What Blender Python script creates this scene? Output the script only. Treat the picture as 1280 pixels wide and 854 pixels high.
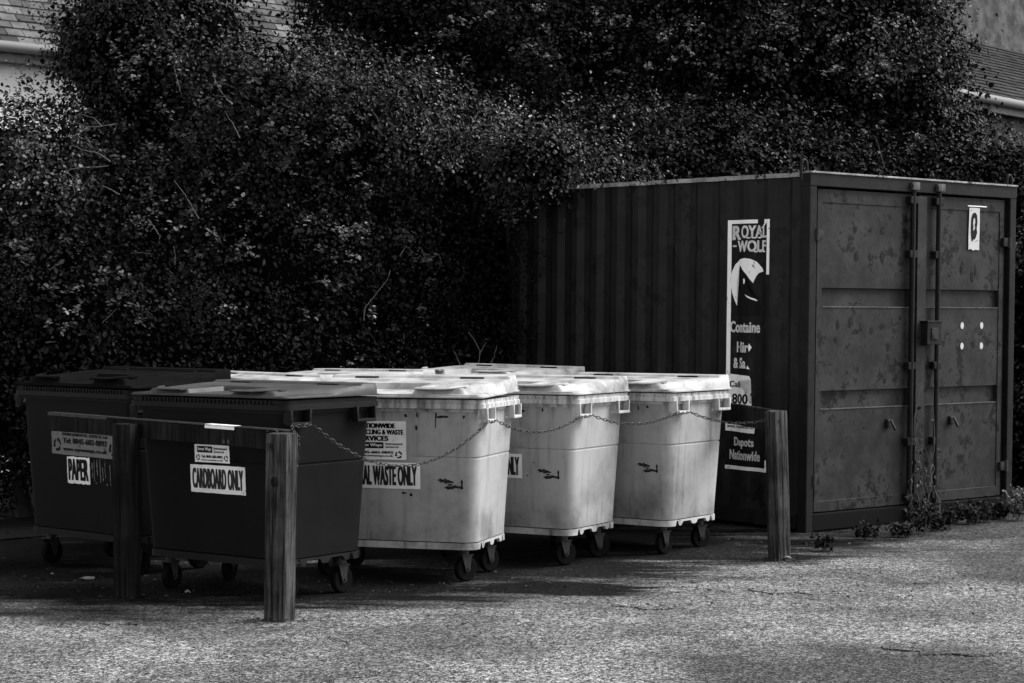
import bpy, bmesh, math, random
import numpy as np
from mathutils import Vector, Matrix, noise

R = math.radians
for o in list(bpy.data.objects): bpy.data.objects.remove(o)
sc = bpy.context.scene
COL = sc.collection

# ------------------------------------------------------------------ camera
CAMZ = 1.55; F = 2450.0; YH = 400.0
cd = bpy.data.cameras.new('camera'); cam = bpy.data.objects.new('camera', cd); COL.objects.link(cam)
cam.location = (0, 0, CAMZ); cam.rotation_euler = (R(90) - math.atan((427 - YH) / F), 0, 0)
cd.sensor_width = 36; cd.lens = F / 1280 * 36; cd.clip_start = 0.1; cd.clip_end = 2000
sc.camera = cam
# ------------------------------------------------------------------ sky and sun (black-and-white photograph: neutral light)
SUN = Vector((0.93, 0.20, 1.05)).normalized()
w = bpy.data.worlds.new('World'); sc.world = w; w.use_nodes = True
wn = w.node_tree.nodes; wl = w.node_tree.links
bg = wn['Background']; sky = wn.new('ShaderNodeTexSky'); sky.sky_type = 'NISHITA'; sky.sun_disc = False
sky.sun_elevation = math.asin(SUN.z); sky.sun_rotation = math.atan2(SUN.x, SUN.y)
bw = wn.new('ShaderNodeRGBToBW'); wl.new(sky.outputs[0], bw.inputs[0]); wl.new(bw.outputs[0], bg.inputs[0])
bg.inputs[1].default_value = 0.13
sd = bpy.data.lights.new('sun', 'SUN'); sun = bpy.data.objects.new('sun', sd); COL.objects.link(sun)
sd.energy = 2.2; sd.angle = R(38); sd.color = (1, 1, 1)
sun.rotation_euler = SUN.to_track_quat('Z', 'Y').to_euler(); sun.location = (6, 2, 12)
sc.view_settings.view_transform = 'Standard'; sc.view_settings.look = 'None'
sc.view_settings.exposure = 1.4; sc.view_settings.gamma = 1.0; sc.view_settings.use_curve_mapping = False

# ------------------------------------------------------------------ helpers
def P(px, py, D):
    return Vector(((px - 640) / F * D, D, CAMZ - (py - YH) / F * D))
def G(px, py):
    D = CAMZ * F / (py - YH); return Vector(((px - 640) / F * D, D, 0))
def tag(o, label=None, cat=None, group=None, kind=None):
    if label: o['label'] = label
    if cat: o['category'] = cat
    if group: o['group'] = group
    if kind: o['kind'] = kind
    return o
def empty(name, loc=(0, 0, 0), rz=0):
    o = bpy.data.objects.new(name, None); COL.objects.link(o); o.location = loc; o.rotation_euler = (0, 0, rz)
    o.empty_display_size = 0.2
    return o
def link(name, me, mat, parent=None, smooth=None):
    o = bpy.data.objects.new(name, me); COL.objects.link(o)
    if mat: me.materials.append(mat)
    if parent: o.parent = parent
    if smooth is not None:
        me.polygons.foreach_set('use_smooth', [True] * len(me.polygons))
        me.set_sharp_from_angle(angle=R(smooth))
    return o
def obj(name, bm, mat, parent=None, smooth=None):
    me = bpy.data.meshes.new(name); bm.normal_update(); bm.to_mesh(me); bm.free()
    return link(name, me, mat, parent, smooth)
def copy_tree(o, parent=None):
    c = o.copy(); COL.objects.link(c); c.parent = parent
    for ch in o.children: copy_tree(ch, c)
    return c
def box(bm, x0, x1, y0, y1, z0, z1, bev=0.0, M=None):
    vs = [bm.verts.new((x, y, z)) for z in (z0, z1) for y in (y0, y1) for x in (x0, x1)]
    fs = [bm.faces.new([vs[i] for i in q]) for q in ((0, 2, 3, 1), (4, 5, 7, 6), (0, 1, 5, 4), (2, 6, 7, 3), (0, 4, 6, 2), (1, 3, 7, 5))]
    out = vs
    if bev > 0:
        es = list({e for f in fs for e in f.edges})
        r = bmesh.ops.bevel(bm, geom=es, offset=bev, segments=2, affect='EDGES', profile=.6)
        out = list({v for f in r['faces'] for v in f.verts} | {v for v in vs if v.is_valid})
    if M is not None:
        bmesh.ops.transform(bm, matrix=M, verts=out)
    return out
def tube(bm, pts, rad, n=6, cap=True, closed=False):
    pts = [Vector(p) for p in pts]; rings = []
    rads = rad if isinstance(rad, (list, tuple)) else [rad] * len(pts)
    N = len(pts); prev = None
    for i, p in enumerate(pts):
        if closed: t = pts[(i + 1) % N] - pts[i - 1]
        else: t = pts[min(i + 1, N - 1)] - pts[max(i - 1, 0)]
        t.normalize()
        if prev is None:
            a = Vector((0, 0, 1)) if abs(t.z) < .9 else Vector((1, 0, 0)); u = t.cross(a).normalized()
        else:
            u = (prev - t * prev.dot(t)).normalized()
        prev = u; v = t.cross(u)
        rings.append([bm.verts.new(p + (u * math.cos(2 * math.pi * k / n) + v * math.sin(2 * math.pi * k / n)) * rads[i]) for k in range(n)])
    for i in range(N if closed else N - 1):
        a, b = rings[i], rings[(i + 1) % N]
        for k in range(n): bm.faces.new((a[k], a[(k + 1) % n], b[(k + 1) % n], b[k]))
    if cap and not closed:
        bm.faces.new(rings[0][::-1]); bm.faces.new(rings[-1])
def cyl(bm, c, axis, r, h, n=20, r2=None):
    c = Vector(c); ax = Vector(axis).normalized()
    tube(bm, [c - ax * h / 2, c + ax * h / 2], [r, r if r2 is None else r2], n)
def poly(bm, pts, y=0.0, M=None):
    """flat polygon in the local x/z plane"""
    vs = [bm.verts.new((p[0], y, p[1])) for p in pts]
    f = bm.faces.new(vs)
    if M is not None:
        for v in vs: v.co = M @ v.co
    return f

# ------------------------------------------------------------------ materials
class NT:
    def __init__(s, name, base=.5, rough=.7, spec=.4, metal=0.0):
        s.m = bpy.data.materials.new(name); s.m.use_nodes = True
        s.n = s.m.node_tree.nodes; s.l = s.m.node_tree.links; s.b = s.n['Principled BSDF']
        s.b.inputs['Base Color'].default_value = (base, base, base, 1)
        s.b.inputs['Roughness'].default_value = rough; s.b.inputs['Specular IOR Level'].default_value = spec
        s.b.inputs['Metallic'].default_value = metal; s._c = None
    def coord(s):
        if s._c is None: s._c = s.n.new('ShaderNodeTexCoord').outputs['Object']
        return s._c
    def mapping(s, scale=(1, 1, 1), loc=(0, 0, 0), rot=(0, 0, 0), src=None):
        mp = s.n.new('ShaderNodeMapping'); s.l.new(src or s.coord(), mp.inputs[0])
        mp.inputs['Scale'].default_value = scale; mp.inputs['Location'].default_value = loc; mp.inputs['Rotation'].default_value = rot
        return mp.outputs[0]
    def noise(s, scale, detail=4, rough=.6, vec=None, dist=0.0):
        t = s.n.new('ShaderNodeTexNoise'); s.l.new(vec or s.coord(), t.inputs['Vector'])
        t.inputs['Scale'].default_value = scale; t.inputs['Detail'].default_value = detail
        t.inputs['Roughness'].default_value = rough; t.inputs['Distortion'].default_value = dist
        return t.outputs[0]
    def voro(s, scale, vec=None, feat='F1', out='Distance'):
        t = s.n.new('ShaderNodeTexVoronoi'); s.l.new(vec or s.coord(), t.inputs['Vector'])
        t.inputs['Scale'].default_value = scale; t.feature = feat
        return t.outputs[out]
    def ramp(s, fac, a, b, va=0.0, vb=1.0):
        t = s.n.new('ShaderNodeMapRange'); s.l.new(fac, t.inputs[0]); t.interpolation_type = 'SMOOTHSTEP'
        for i, v in enumerate((a, b, va, vb)): t.inputs[i + 1].default_value = v
        return t.outputs[0]
    def math(s, op, a, b=None, c=None):
        t = s.n.new('ShaderNodeMath'); t.operation = op
        for i, v in enumerate((a, b, c)):
            if v is None: continue
            if isinstance(v, (int, float)): t.inputs[i].default_value = v
            else: s.l.new(v, t.inputs[i])
        return t.outputs[0]
    def sep(s, vec=None):
        t = s.n.new('ShaderNodeSeparateXYZ'); s.l.new(vec or s.coord(), t.inputs[0]); return t.outputs
    def mix(s, fac, a, b):
        """scalar mix"""
        t = s.n.new('ShaderNodeMix'); t.data_type = 'FLOAT'
        for i, v in zip((0, 2, 3), (fac, a, b)):
            if isinstance(v, (int, float)): t.inputs[i].default_value = v
            else: s.l.new(v, t.inputs[i])
        return t.outputs[0]
    def color(s, v):
        s.l.new(v, s.b.inputs['Base Color']); return s
    def rough(s, v):
        s.l.new(v, s.b.inputs['Roughness']); return s
    def bump(s, h, strength=.3, dist=.01):
        t = s.n.new('ShaderNodeBump'); t.inputs['Strength'].default_value = strength; t.inputs['Distance'].default_value = dist
        s.l.new(h, t.inputs['Height']); s.l.new(t.outputs[0], s.b.inputs['Normal']); return s

def plastic(name, base, dirt, rough, k=1.0, runs=True, spec=.4):
    t = NT(name, base, rough, spec)
    oi = t.n.new('ShaderNodeObjectInfo')
    add = t.n.new('ShaderNodeVectorMath'); add.operation = 'ADD'
    cmb = t.n.new('ShaderNodeCombineXYZ'); r10 = t.math('MULTIPLY', oi.outputs['Random'], 37.0)
    for i in range(3): t.l.new(r10, cmb.inputs[i])
    t.l.new(t.coord(), add.inputs[0]); t.l.new(cmb.outputs[0], add.inputs[1]); v = add.outputs[0]
    streak = t.noise(1, 6, .65, t.mapping((22, 22, 1.6) if runs else (5, 5, 5), src=v))
    cloud = t.noise(3.0, 6, .65, v)
    spot = t.noise(30, 4, .6, v)
    z = t.sep()[2]
    low = t.ramp(z, .25, .62, .35, 0.0)          # road grime splashed up the foot
    top = t.ramp(z, .93, 1.04, 0.0, .35)         # grime washed from the rim
    d = t.math('ADD', t.ramp(streak, .48, .80, 0, .5), t.ramp(cloud, .42, .8, 0, .55))
    d = t.math('ADD', d, t.math('MULTIPLY', low, t.ramp(cloud, .3, .6)))
    d = t.math('ADD', d, t.math('MULTIPLY', top, t.ramp(streak, .4, .6)))
    d = t.math('ADD', d, t.ramp(spot, .70, .78, 0, .7))
    d = t.math('MINIMUM', t.math('MULTIPLY', d, k), 1.0)
    t.color(t.mix(d, base, dirt))
    t.rough(t.mix(d, rough, .75))
    t.bump(t.noise(160, 3, .6, v), .12, .002)
    return t.m

M = {}
M['white_plastic'] = plastic('white_plastic', .34, .08, .55, 1.0, True, .25)
M['white_rim'] = plastic('white_rim', .50, .07, .55, 1.1, True, .25)
M['dark_plastic'] = plastic('dark_plastic', .0042, .009, .6, spec=.07)
M['dark_rim'] = plastic('dark_rim', .006, .012, .5, spec=.12)
M['white_lid'] = plastic('white_lid', .42, .09, .6, 1.0, False, .25)
M['dark_lid'] = plastic('dark_lid', .034, .055, .45, 1.0, False, .2)
M['shaded_lid'] = plastic('shaded_lid', .003, .006, .8, 1.0, False, .03)  # dark lid copy with the hedge's shade put into its colour
M['charcoal'] = NT('charcoal', .004, .75, .08).m
M['rubber'] = NT('rubber', .003, .8, .06).m
M['ink'] = NT('ink', .006, .6, .1).m
t = NT('galvanised', .34, .5, .5, .4); t.color(t.mix(t.ramp(t.noise(30, 5), .4, .65), .022, .006)); M['galvanised'] = t.m
t = NT('chain_steel', .2, .55, .3, .3); t.color(t.mix(t.ramp(t.noise(60, 5), .4, .6), .07, .012)); M['chain'] = t.m
t = NT('sticker', .78, .5, .4); sp = t.ramp(t.noise(28, 6, .7), .62, .70); t.color(t.mix(sp, t.mix(t.ramp(t.noise(7, 4), .35, .7), .90, .72), .05)); M['sticker'] = t.m
t = NT('old_sticker', .3, .6, .3); t.color(t.mix(t.ramp(t.noise(22, 6, .7), .55, .68), .16, .03)); M['old_sticker'] = t.m
t = NT('worn_ink', .012, .6, .3); t.color(t.mix(t.ramp(t.noise(45, 5, .7), .66, .70), .014, .5)); M['worn_ink'] = t.m
t = NT('white_paint', .75, .55, .35); t.color(t.mix(t.ramp(t.noise(16, 7, .75), .60, .66), .90, .02)); M['white_paint'] = t.m

def scuff_mat():
    t = NT('scuff', .01, .8, .08)
    n = t.noise(60, 4, .7); t.color(t.mix(t.ramp(n, .45, .7), .010, .07)); return t.m
M['scuff'] = scuff_mat()

def wood(name, a, b):
    t = NT(name, a, .85, .08)
    g = t.noise(1, 8, .7, t.mapping((38, 38, 1.3)), .6)
    g2 = t.noise(1, 5, .6, t.mapping((140, 140, 5)))
    big = t.noise(2.4, 5, .65)
    x = t.math('ADD', t.math('MULTIPLY', g, .7), t.math('MULTIPLY', g2, .3))
    v = t.mix(t.ramp(x, .40, .60), a, b)
    v = t.math('MULTIPLY', v, t.ramp(big, .32, .66, .35, 1.15))
    t.color(v); t.bump(x, .6, .006)
    return t.m
M['wood'] = wood('wood', .008, .085)
M['wood_dark'] = wood('wood_dark', .004, .018)

def steel(name, base, worn, spec):
    t = NT(name, base, .6, spec)
    streak = t.noise(1, 7, .7, t.mapping((16, 16, .9)))
    cloud = t.noise(2.6, 8, .72)
    fine = t.noise(42, 6, .75)
    v = t.mix(t.ramp(cloud, .36, .62), base * .5, base * 1.35)
    v = t.mix(t.ramp(streak, .52, .78, 0, .55), v, worn * .8)
    v = t.mix(t.ramp(fine, .66, .72, 0, .8), v, worn)
    rust = t.ramp(t.math('MULTIPLY', t.noise(9, 8, .8), t.ramp(cloud, .35, .6, .8, 1.2)), .56, .66)
    v = t.mix(rust, v, .003)
    t.color(v); t.bump(t.noise(50, 4), .15, .003)
    return t.m
M['container'] = steel('container_paint', .011, .024, .22)
M['container_door'] = steel('container_door_paint', .024, .046, .15)
M['container_frame'] = steel('container_frame_paint', .009, .028, .15)
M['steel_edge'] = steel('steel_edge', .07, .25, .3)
M['pale_edge'] = steel('pale_edge', .26, .55, .3)

def leafm(name, a, b, rough=.42, spec=.38):
    t = NT(name, a, rough, spec)
    geo = t.n.new('ShaderNodeNewGeometry')
    patch = t.ramp(t.noise(1.7, 5, .7), .44, .64, .07, 1.0)      # lit and dark clumps of foliage, put into the leaf colour
    t.color(t.mix(t.math('MULTIPLY', t.ramp(geo.outputs['Random Per Island'], .35, 1.05), patch), a, b))
    return t.m
M['leaf'] = leafm('leaf', .008, .17, .5, .16)
M['leaf_pale'] = leafm('leaf_pale', .022, .46, .5, .18)  # pale leaf copy; on the hedge top it carries painted sunlight
M['leaf_dark'] = leafm('leaf_dark', .005, .036, .6, .07)  # dark leaf copy; in the low thicket it carries painted shade
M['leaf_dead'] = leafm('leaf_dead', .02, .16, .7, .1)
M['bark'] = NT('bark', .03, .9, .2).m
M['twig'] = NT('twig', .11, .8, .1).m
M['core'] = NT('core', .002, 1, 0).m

# ------------------------------------------------------------------ ground
def ground_mat():
    t = NT('asphalt', .08, .9, .12)
    ag = t.voro(80, out='Color'); agf = t.n.new('ShaderNodeRGBToBW'); t.l.new(ag, agf.inputs[0])
    ag2 = t.voro(190, out='Color'); ag2f = t.n.new('ShaderNodeRGBToBW'); t.l.new(ag2, ag2f.inputs[0])
    cloud = t.noise(.9, 8, .62); cl2 = t.noise(.35, 5, .55, t.mapping(loc=(5, 3, 0)))
    fine = t.noise(18, 6, .75)
    stone = t.ramp(agf.outputs[0], .42, .90, .008, .66)
    stone = t.mix(.5, stone, t.ramp(ag2f.outputs[0], .42, .90, .005, .80))
    worn = t.math('ADD', t.ramp(cloud, .40, .62, 0, .65), t.ramp(cl2, .42, .60, -.15, .5))
    worn = t.math('MAXIMUM', worn, 0.0)
    worn = t.math('MULTIPLY', worn, t.ramp(fine, .36, .6, .25, 1.15))
    v = t.mix(t.math('MINIMUM', worn, 1.0), t.math('MULTIPLY', stone, .26), stone)
    # shade under and in front of the bins, put into the tarmac colour
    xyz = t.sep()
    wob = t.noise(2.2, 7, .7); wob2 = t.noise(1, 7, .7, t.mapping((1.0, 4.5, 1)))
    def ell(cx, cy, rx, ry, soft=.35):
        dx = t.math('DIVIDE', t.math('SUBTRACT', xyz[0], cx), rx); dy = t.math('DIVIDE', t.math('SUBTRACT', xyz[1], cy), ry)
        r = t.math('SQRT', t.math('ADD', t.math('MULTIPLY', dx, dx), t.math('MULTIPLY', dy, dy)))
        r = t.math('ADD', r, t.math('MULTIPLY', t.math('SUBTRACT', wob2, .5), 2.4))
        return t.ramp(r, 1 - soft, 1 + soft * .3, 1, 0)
    ground_shade = ell(.25, 11.35, .62, .42)
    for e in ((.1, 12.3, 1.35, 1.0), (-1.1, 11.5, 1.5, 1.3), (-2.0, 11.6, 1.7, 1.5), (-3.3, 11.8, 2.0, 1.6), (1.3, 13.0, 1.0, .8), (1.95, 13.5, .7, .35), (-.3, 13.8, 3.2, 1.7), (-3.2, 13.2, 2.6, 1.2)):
        ground_shade = t.math('MAXIMUM', ground_shade, ell(*e, soft=.5))
    v = t.mix(t.math('MULTIPLY', ground_shade, .93), v, .004)
    # scattered dark specks and tar
    v = t.mix(t.ramp(t.noise(6, 8, .8), .62, .68, 0, .85), v, .005)
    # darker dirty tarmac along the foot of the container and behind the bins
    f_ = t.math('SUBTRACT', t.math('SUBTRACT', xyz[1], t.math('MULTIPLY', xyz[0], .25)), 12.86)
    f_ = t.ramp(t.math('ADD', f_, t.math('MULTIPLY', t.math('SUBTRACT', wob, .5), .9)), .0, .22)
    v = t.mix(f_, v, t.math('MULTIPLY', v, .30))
    # worn pale lane running across
    t.color(v)
    t.rough(t.mix(ground_shade, .88, .85)); t.l.new(t.mix(ground_shade, .12, .02), t.b.inputs['Specular IOR Level'])
    h = t.math('ADD', t.math('MULTIPLY', agf.outputs[0], .5), t.math('MULTIPLY', t.noise(55, 5, .7), .9))
    t.bump(h, .9, .012)
    return t.m
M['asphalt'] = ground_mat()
bm = bmesh.new()
# fine grid near, big skirt far
def gz(x, y): return .012 * noise.noise(Vector((x * .55, y * .55, 0))) + .006 * noise.noise(Vector((x * 2, y * 2, 4)))
xs = [-400, -60, -14] + [-7 + i * .25 for i in range(57)] + [14, 60, 400]
ys = [-60, -10, 0, 4] + [6 + i * .25 for i in range(61)] + [30, 60, 400]
vg = [[bm.verts.new((x, y, gz(x, y) if (-7 <= x <= 7 and 6 <= y <= 21) else 0)) for x in xs] for y in ys]
for j in range(len(ys) - 1):
    for i in range(len(xs) - 1): bm.faces.new((vg[j][i], vg[j][i + 1], vg[j + 1][i + 1], vg[j + 1][i]))
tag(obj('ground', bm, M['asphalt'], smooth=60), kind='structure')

rng = random.Random(5)
def blobpts(cx, cy, rx, ry, rot, n, jag, seed):
    r_ = random.Random(seed); out = []
    for k in range(n):
        a = 2 * math.pi * k / n; q = 1 + jag * (r_.random() - .5) * 2
        x, y = rx * math.cos(a) * q, ry * math.sin(a) * q
        out.append((cx + x * math.cos(rot) - y * math.sin(rot), cy + x * math.sin(rot) + y * math.cos(rot)))
    return out
def slab(name, pts, h, mat, z0=-.02, inset=.012):
    bm = bmesh.new()
    c = Vector((sum(p[0] for p in pts) / len(pts), sum(p[1] for p in pts) / len(pts), 0))
    lo = [bm.verts.new((p[0], p[1], z0)) for p in pts]
    hi = [bm.verts.new((p[0] + (c.x - p[0]) * .03, p[1] + (c.y - p[1]) * .03, gz(p[0], p[1]) + h + rng.random() * .004)) for p in pts]
    n = len(pts)
    for k in range(n): bm.faces.new((lo[k], lo[(k + 1) % n], hi[(k + 1) % n], hi[k]))
    bm.faces.new(hi); bmesh.ops.triangulate(bm, faces=[f for f in bm.faces if len(f.verts) > 4])
    return obj(name, bm, mat)
t = NT('patch_asphalt', .1, .9, .1)
sp = t.noise(120, 4, .8); t.color(t.mix(t.ramp(sp, .35, .7), .01, .16)); t.bump(sp, .8, .01); M['patch'] = t.m
for i, (px, py, rx, ry, rot) in enumerate(((812, 758, .17, .14, .2), (985, 737, .22, .2, 0), (1185, 812, .26, .22, .1), (150, 781, .09, .05, 0))):
    g = G(px, py)
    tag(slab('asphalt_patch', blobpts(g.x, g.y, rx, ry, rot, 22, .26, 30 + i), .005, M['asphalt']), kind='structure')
# soil strip along the foot of the container
t = NT('soil', .02, .95, .03); n_ = t.noise(30, 8, .75); t.color(t.mix(t.ramp(n_, .42, .68), .003, .022)); t.bump(n_, 1, .03); M['soil'] = t.m
bm = bmesh.new()
vs = [bm.verts.new((x, y, gz(x, y) + .004 if y < 16.5 else .03)) for x, y in ((-9, 12.8), (-4.2, 13.3), (-2.9, 14.4), (-1.4, 15.2), (-.6, 16.4), (1.5, 18.4), (5, 18.6), (9, 17.4), (14, 34), (-14, 34))]
bmesh.ops.triangulate(bm, faces=[bm.faces.new(vs)])
tag(obj('soil_bank', bm, M['soil']), kind='structure')

# ------------------------------------------------------------------ writing
def text_bm(s, w=None, h=None, bold=0.0, align='CENTER', cx=0.0, cz=0.0, y=0.0, shear=0.0, extrude=0.0):
    """flat letters in the local x/z plane, stretched to w x h, centred at cx, cz"""
    cu = bpy.data.curves.new('txt', 'FONT'); cu.body = s; cu.size = 1; cu.offset = bold; cu.shear = shear; cu.resolution_u = 4; cu.space_character = 1.04
    to = bpy.data.objects.new('txt', cu); COL.objects.link(to)
    bpy.context.view_layer.update()
    me = bpy.data.meshes.new_from_object(to.evaluated_get(bpy.context.evaluated_depsgraph_get()))
    bpy.data.objects.remove(to); bpy.data.curves.remove(cu)
    bm = bmesh.new(); bm.from_mesh(me); bpy.data.meshes.remove(me)
    x0 = min(v.co.x for v in bm.verts); x1 = max(v.co.x for v in bm.verts)
    y0 = min(v.co.y for v in bm.verts); y1 = max(v.co.y for v in bm.verts)
    sx = w / (x1 - x0); sy = h / (y1 - y0)
    for v in bm.verts:
        a, b = v.co.x, v.co.y
        v.co = Vector(((a - (x0 + x1) / 2) * sx + cx, y, (b - (y0 + y1) / 2) * sy + cz))
    return bm
def merge(dst, src):
    me = bpy.data.meshes.new('tmp'); src.to_mesh(me); src.free(); dst.from_mesh(me); bpy.data.meshes.remove(me)
FAT = .115
def words(bm, *a, **k):
    fat = k.pop('fat', None); n = max(len(a[0]), 1)
    if fat is None: fat = k['w'] / n * FAT
    for i, d in enumerate((-fat, 0, fat) if fat else (0,)):
        t_ = text_bm(*a, **k)
        for v in t_.verts: v.co.x += d; v.co.y -= .00015 * i
        merge(bm, t_)
def rect(bm, x0, x1, z0, z1, y=0.0): return poly(bm, [(x0, z0), (x1, z0), (x1, z1), (x0, z1)], y)
def arrows(bm, cx, cz, r, y):
    """three chasing arrows"""
    for k in range(3):
        a0 = k * 2 * math.pi / 3; pts = []
        for j in range(5): a = a0 + j * .3; pts.append((cx + r * math.cos(a), cz + r * math.sin(a)))
        for j in range(4, -1, -1): a = a0 + j * .3; pts.append((cx + r * .58 * math.cos(a), cz + r * .58 * math.sin(a)))
        poly(bm, pts, y)
        a = a0 + 1.2; poly(bm, [(cx + r * 1.25 * math.cos(a), cz + r * 1.25 * math.sin(a)), (cx + r * .8 * math.cos(a + .55), cz + r * .8 * math.sin(a + .55)), (cx + r * .35 * math.cos(a), cz + r * .35 * math.sin(a))], y)

# ------------------------------------------------------------------ wheelie bins
HXB, HXT, HYB, HYT = .535, .575, .325, .365
RX, RY = .61, .40                     # half size of the rim
ZB0, ZB1, ZT = .198, .243, 1.045
def half(z):
    q = min(max((z - ZB0) / (ZT - ZB0), 0), 1)
    return HXB + (HXT - HXB) * q, HYB + (HYT - HYB) * q, .085 - .02 * q
def rrect(hx, hy, r, nc=8, ns=(24, 16)):
    """rounded rectangle, counter-clockwise, starting at the front side left"""
    pts = []
    cs = ((hx - r, -hy + r, -90), (hx - r, hy - r, 0), (-hx + r, hy - r, 90), (-hx + r, -hy + r, 180))
    starts = [((-hx + r), -hy), (hx, -hy + r), (hx - r, hy), (-hx, hy - r)]
    ends = [(hx - r, -hy), (hx, hy - r), (-hx + r, hy), (-hx, -hy + r)]
    for i in range(4):
        n = ns[i % 2]
        for k in range(n):
            q = k / n; pts.append((starts[i][0] + (ends[i][0] - starts[i][0]) * q, starts[i][1] + (ends[i][1] - starts[i][1]) * q))
        cx, cy, a0 = cs[i]
        for k in range(nc): a = R(a0 + 90 * k / nc); pts.append((cx + r * math.cos(a), cy + r * math.sin(a)))
    return pts
def front_y(x, z):
    hx, hy, r = half(z)
    dx = abs(x) - (hx - r)
    return -hy if dx <= 0 else -(hy - r) - math.sqrt(max(r * r - dx * dx, 0))
def sm(a, b, x):
    q = min(max((x - a) / (b - a), 0), 1); return q * q * (3 - 2 * q)

def body_mesh(seed):
    bm = bmesh.new()
    zs = [ZB1, .30, .42, .55, .68, .739, .743, .750, .754, .80, .88, .95, 1.0, ZT]
    rings = []
    for z in zs:
        hx, hy, r = half(z); ring = []
        groove = .006 if z in (.743, .750) else 0
        for x, y in rrect(hx, hy, r):
            g = groove
            if y < -hy + .02 and x < .17: g = 0
            k = 1 - g / max(abs(x), abs(y) * 1.4, .2)
            n = .0035 * noise.noise(Vector((x * 3 + seed, y * 3, z * 3)))
            ring.append(bm.verts.new((x * (k + n), y * (k + n), z)))
        rings.append(ring)
    N = len(rings[0])
    for a, b in zip(rings, rings[1:]):
        for k in range(N): bm.faces.new((a[k], a[(k + 1) % N], b[(k + 1) % N], b[k]))
    bm.faces.new(rings[0][::-1])
    # recessed floor of the body and its upright mould ribs
    for sx in (-1, 1):
        x = sx * .195
        for z0, z1 in ((.30, .73),): box(bm, x - .002, x + .002, front_y(x, .3) - .0025, front_y(x, .3) + .01, z0, z1)
    return bm
def band_mesh():
    """moulded foot band with notches beside the castors"""
    bm = bmesh.new(); hx, hy, r = half(ZB1); out = rrect(hx + .004, hy + .004, r, 8, (80, 50)); inn = rrect(hx - .012, hy - .012, r, 8, (80, 50))
    def bot(x, y):
        z = ZB0
        if abs(x) > hx - .03:
            a = abs(abs(y) - .215)
            z += .035 * (1 - sm(.010, .020, a)) if a < .03 else 0
            if abs(y) < .17 and abs(y) > .02: z += .026 * sm(.0, .03, min(abs(y) - .02, .17 - abs(y)))
        return z
    o0 = [bm.verts.new((x, y, bot(x, y))) for x, y in out]; o1 = [bm.verts.new((x, y, ZB1 - .006)) for x, y in out]
    i0 = [bm.verts.new((a[0], a[1], o.co.z)) for a, o in zip(inn, o0)]; i1 = [bm.verts.new((a[0], a[1], ZB1 - .006)) for a in inn]
    N = len(o0)
    for k in range(N):
        j = (k + 1) % N
        bm.faces.new((o0[k], o0[j], o1[j], o1[k])); bm.faces.new((i0[j], i0[k], i1[k], i1[j])); bm.faces.new((o0[j], o0[k], i0[k], i0[j])); bm.faces.new((o1[k], o1[j], i1[j], i1[k]))
    box(bm, -hx + .02, hx - .02, -hy + .02, hy - .02, ZB0 + .02, ZB1 - .01)
    return bm
def ring_sweep(bm, prof, r=.035, nc=5, ns=(40, 26)):
    """prof: list of (offset outwards from the body line, z) closed"""
    rings = [[bm.verts.new((x, y, z)) for x, y in rrect(HXT + o, HYT + o, max(r + o * .4, .01), nc, ns)] for o, z in prof]
    N = len(rings[0]); K = len(prof)
    for i in range(K):
        a, b = rings[i], rings[(i + 1) % K]
        for k in range(N): bm.faces.new((a[k], b[k], b[(k + 1) % N], a[(k + 1) % N]))
def rim_mesh():
    bm = bmesh.new()
    ring_sweep(bm, [(-.012, 1.02), (.004, 1.02), (.006, 1.038), (.035, 1.040), (.036, 1.068), (.028, 1.072), (.030, 1.093), (-.012, 1.093)])
    # comb ribs below the upper lip, front and back
    for k in range(34):
        x = -.50 + k * 1.0 / 33
        for s in (-1, 1):
            y = s * (HYT + .031)
            box(bm, x - .005, x + .005, min(y, y + s * .006), max(y, y + s * .006), 1.070, 1.089)
    return bm
def lid_h(x, y):
    """two raised pods with a lower channel between them at the front, a rear plateau and swept-up sides"""
    a = abs(x); v = (y + .39) / .78
    edge = .012 + .082 * sm(.05, 1.0, v)
    lim = .455 + .105 * sm(.0, .75, v)
    inner = max(sm(.165, .185, a), sm(.40, .43, v))
    m = inner * (1 - sm(lim, lim + .055, a)) * sm(.035, .055, v)
    hood = .050 + .026 * sm(.05, .85, v) - .010 * (1 - sm(.7, 1.0, math.hypot((a - .34) / .12, (v - .32) / .20)))
    hood -= .008 * (1 - sm(.8, 1.0, math.hypot(x / .26, (v - .62) / .14)))
    floor = .014 + .02 * v
    base = floor + (edge - floor) * sm(lim - .02, lim + .03, a) - .030 * math.exp(-((a - lim - .075) / .035) ** 2) * sm(.15, .45, v) * (1 - sm(.75, .88, v))
    h = base * (1 - m) + hood * m
    h = max(h, .094 * sm(.80, .84, v))
    u = a / .60
    if u > .965: h *= .6 + .4 * sm(0, .035, 1 - u)
    return max(h, .004)
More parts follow.
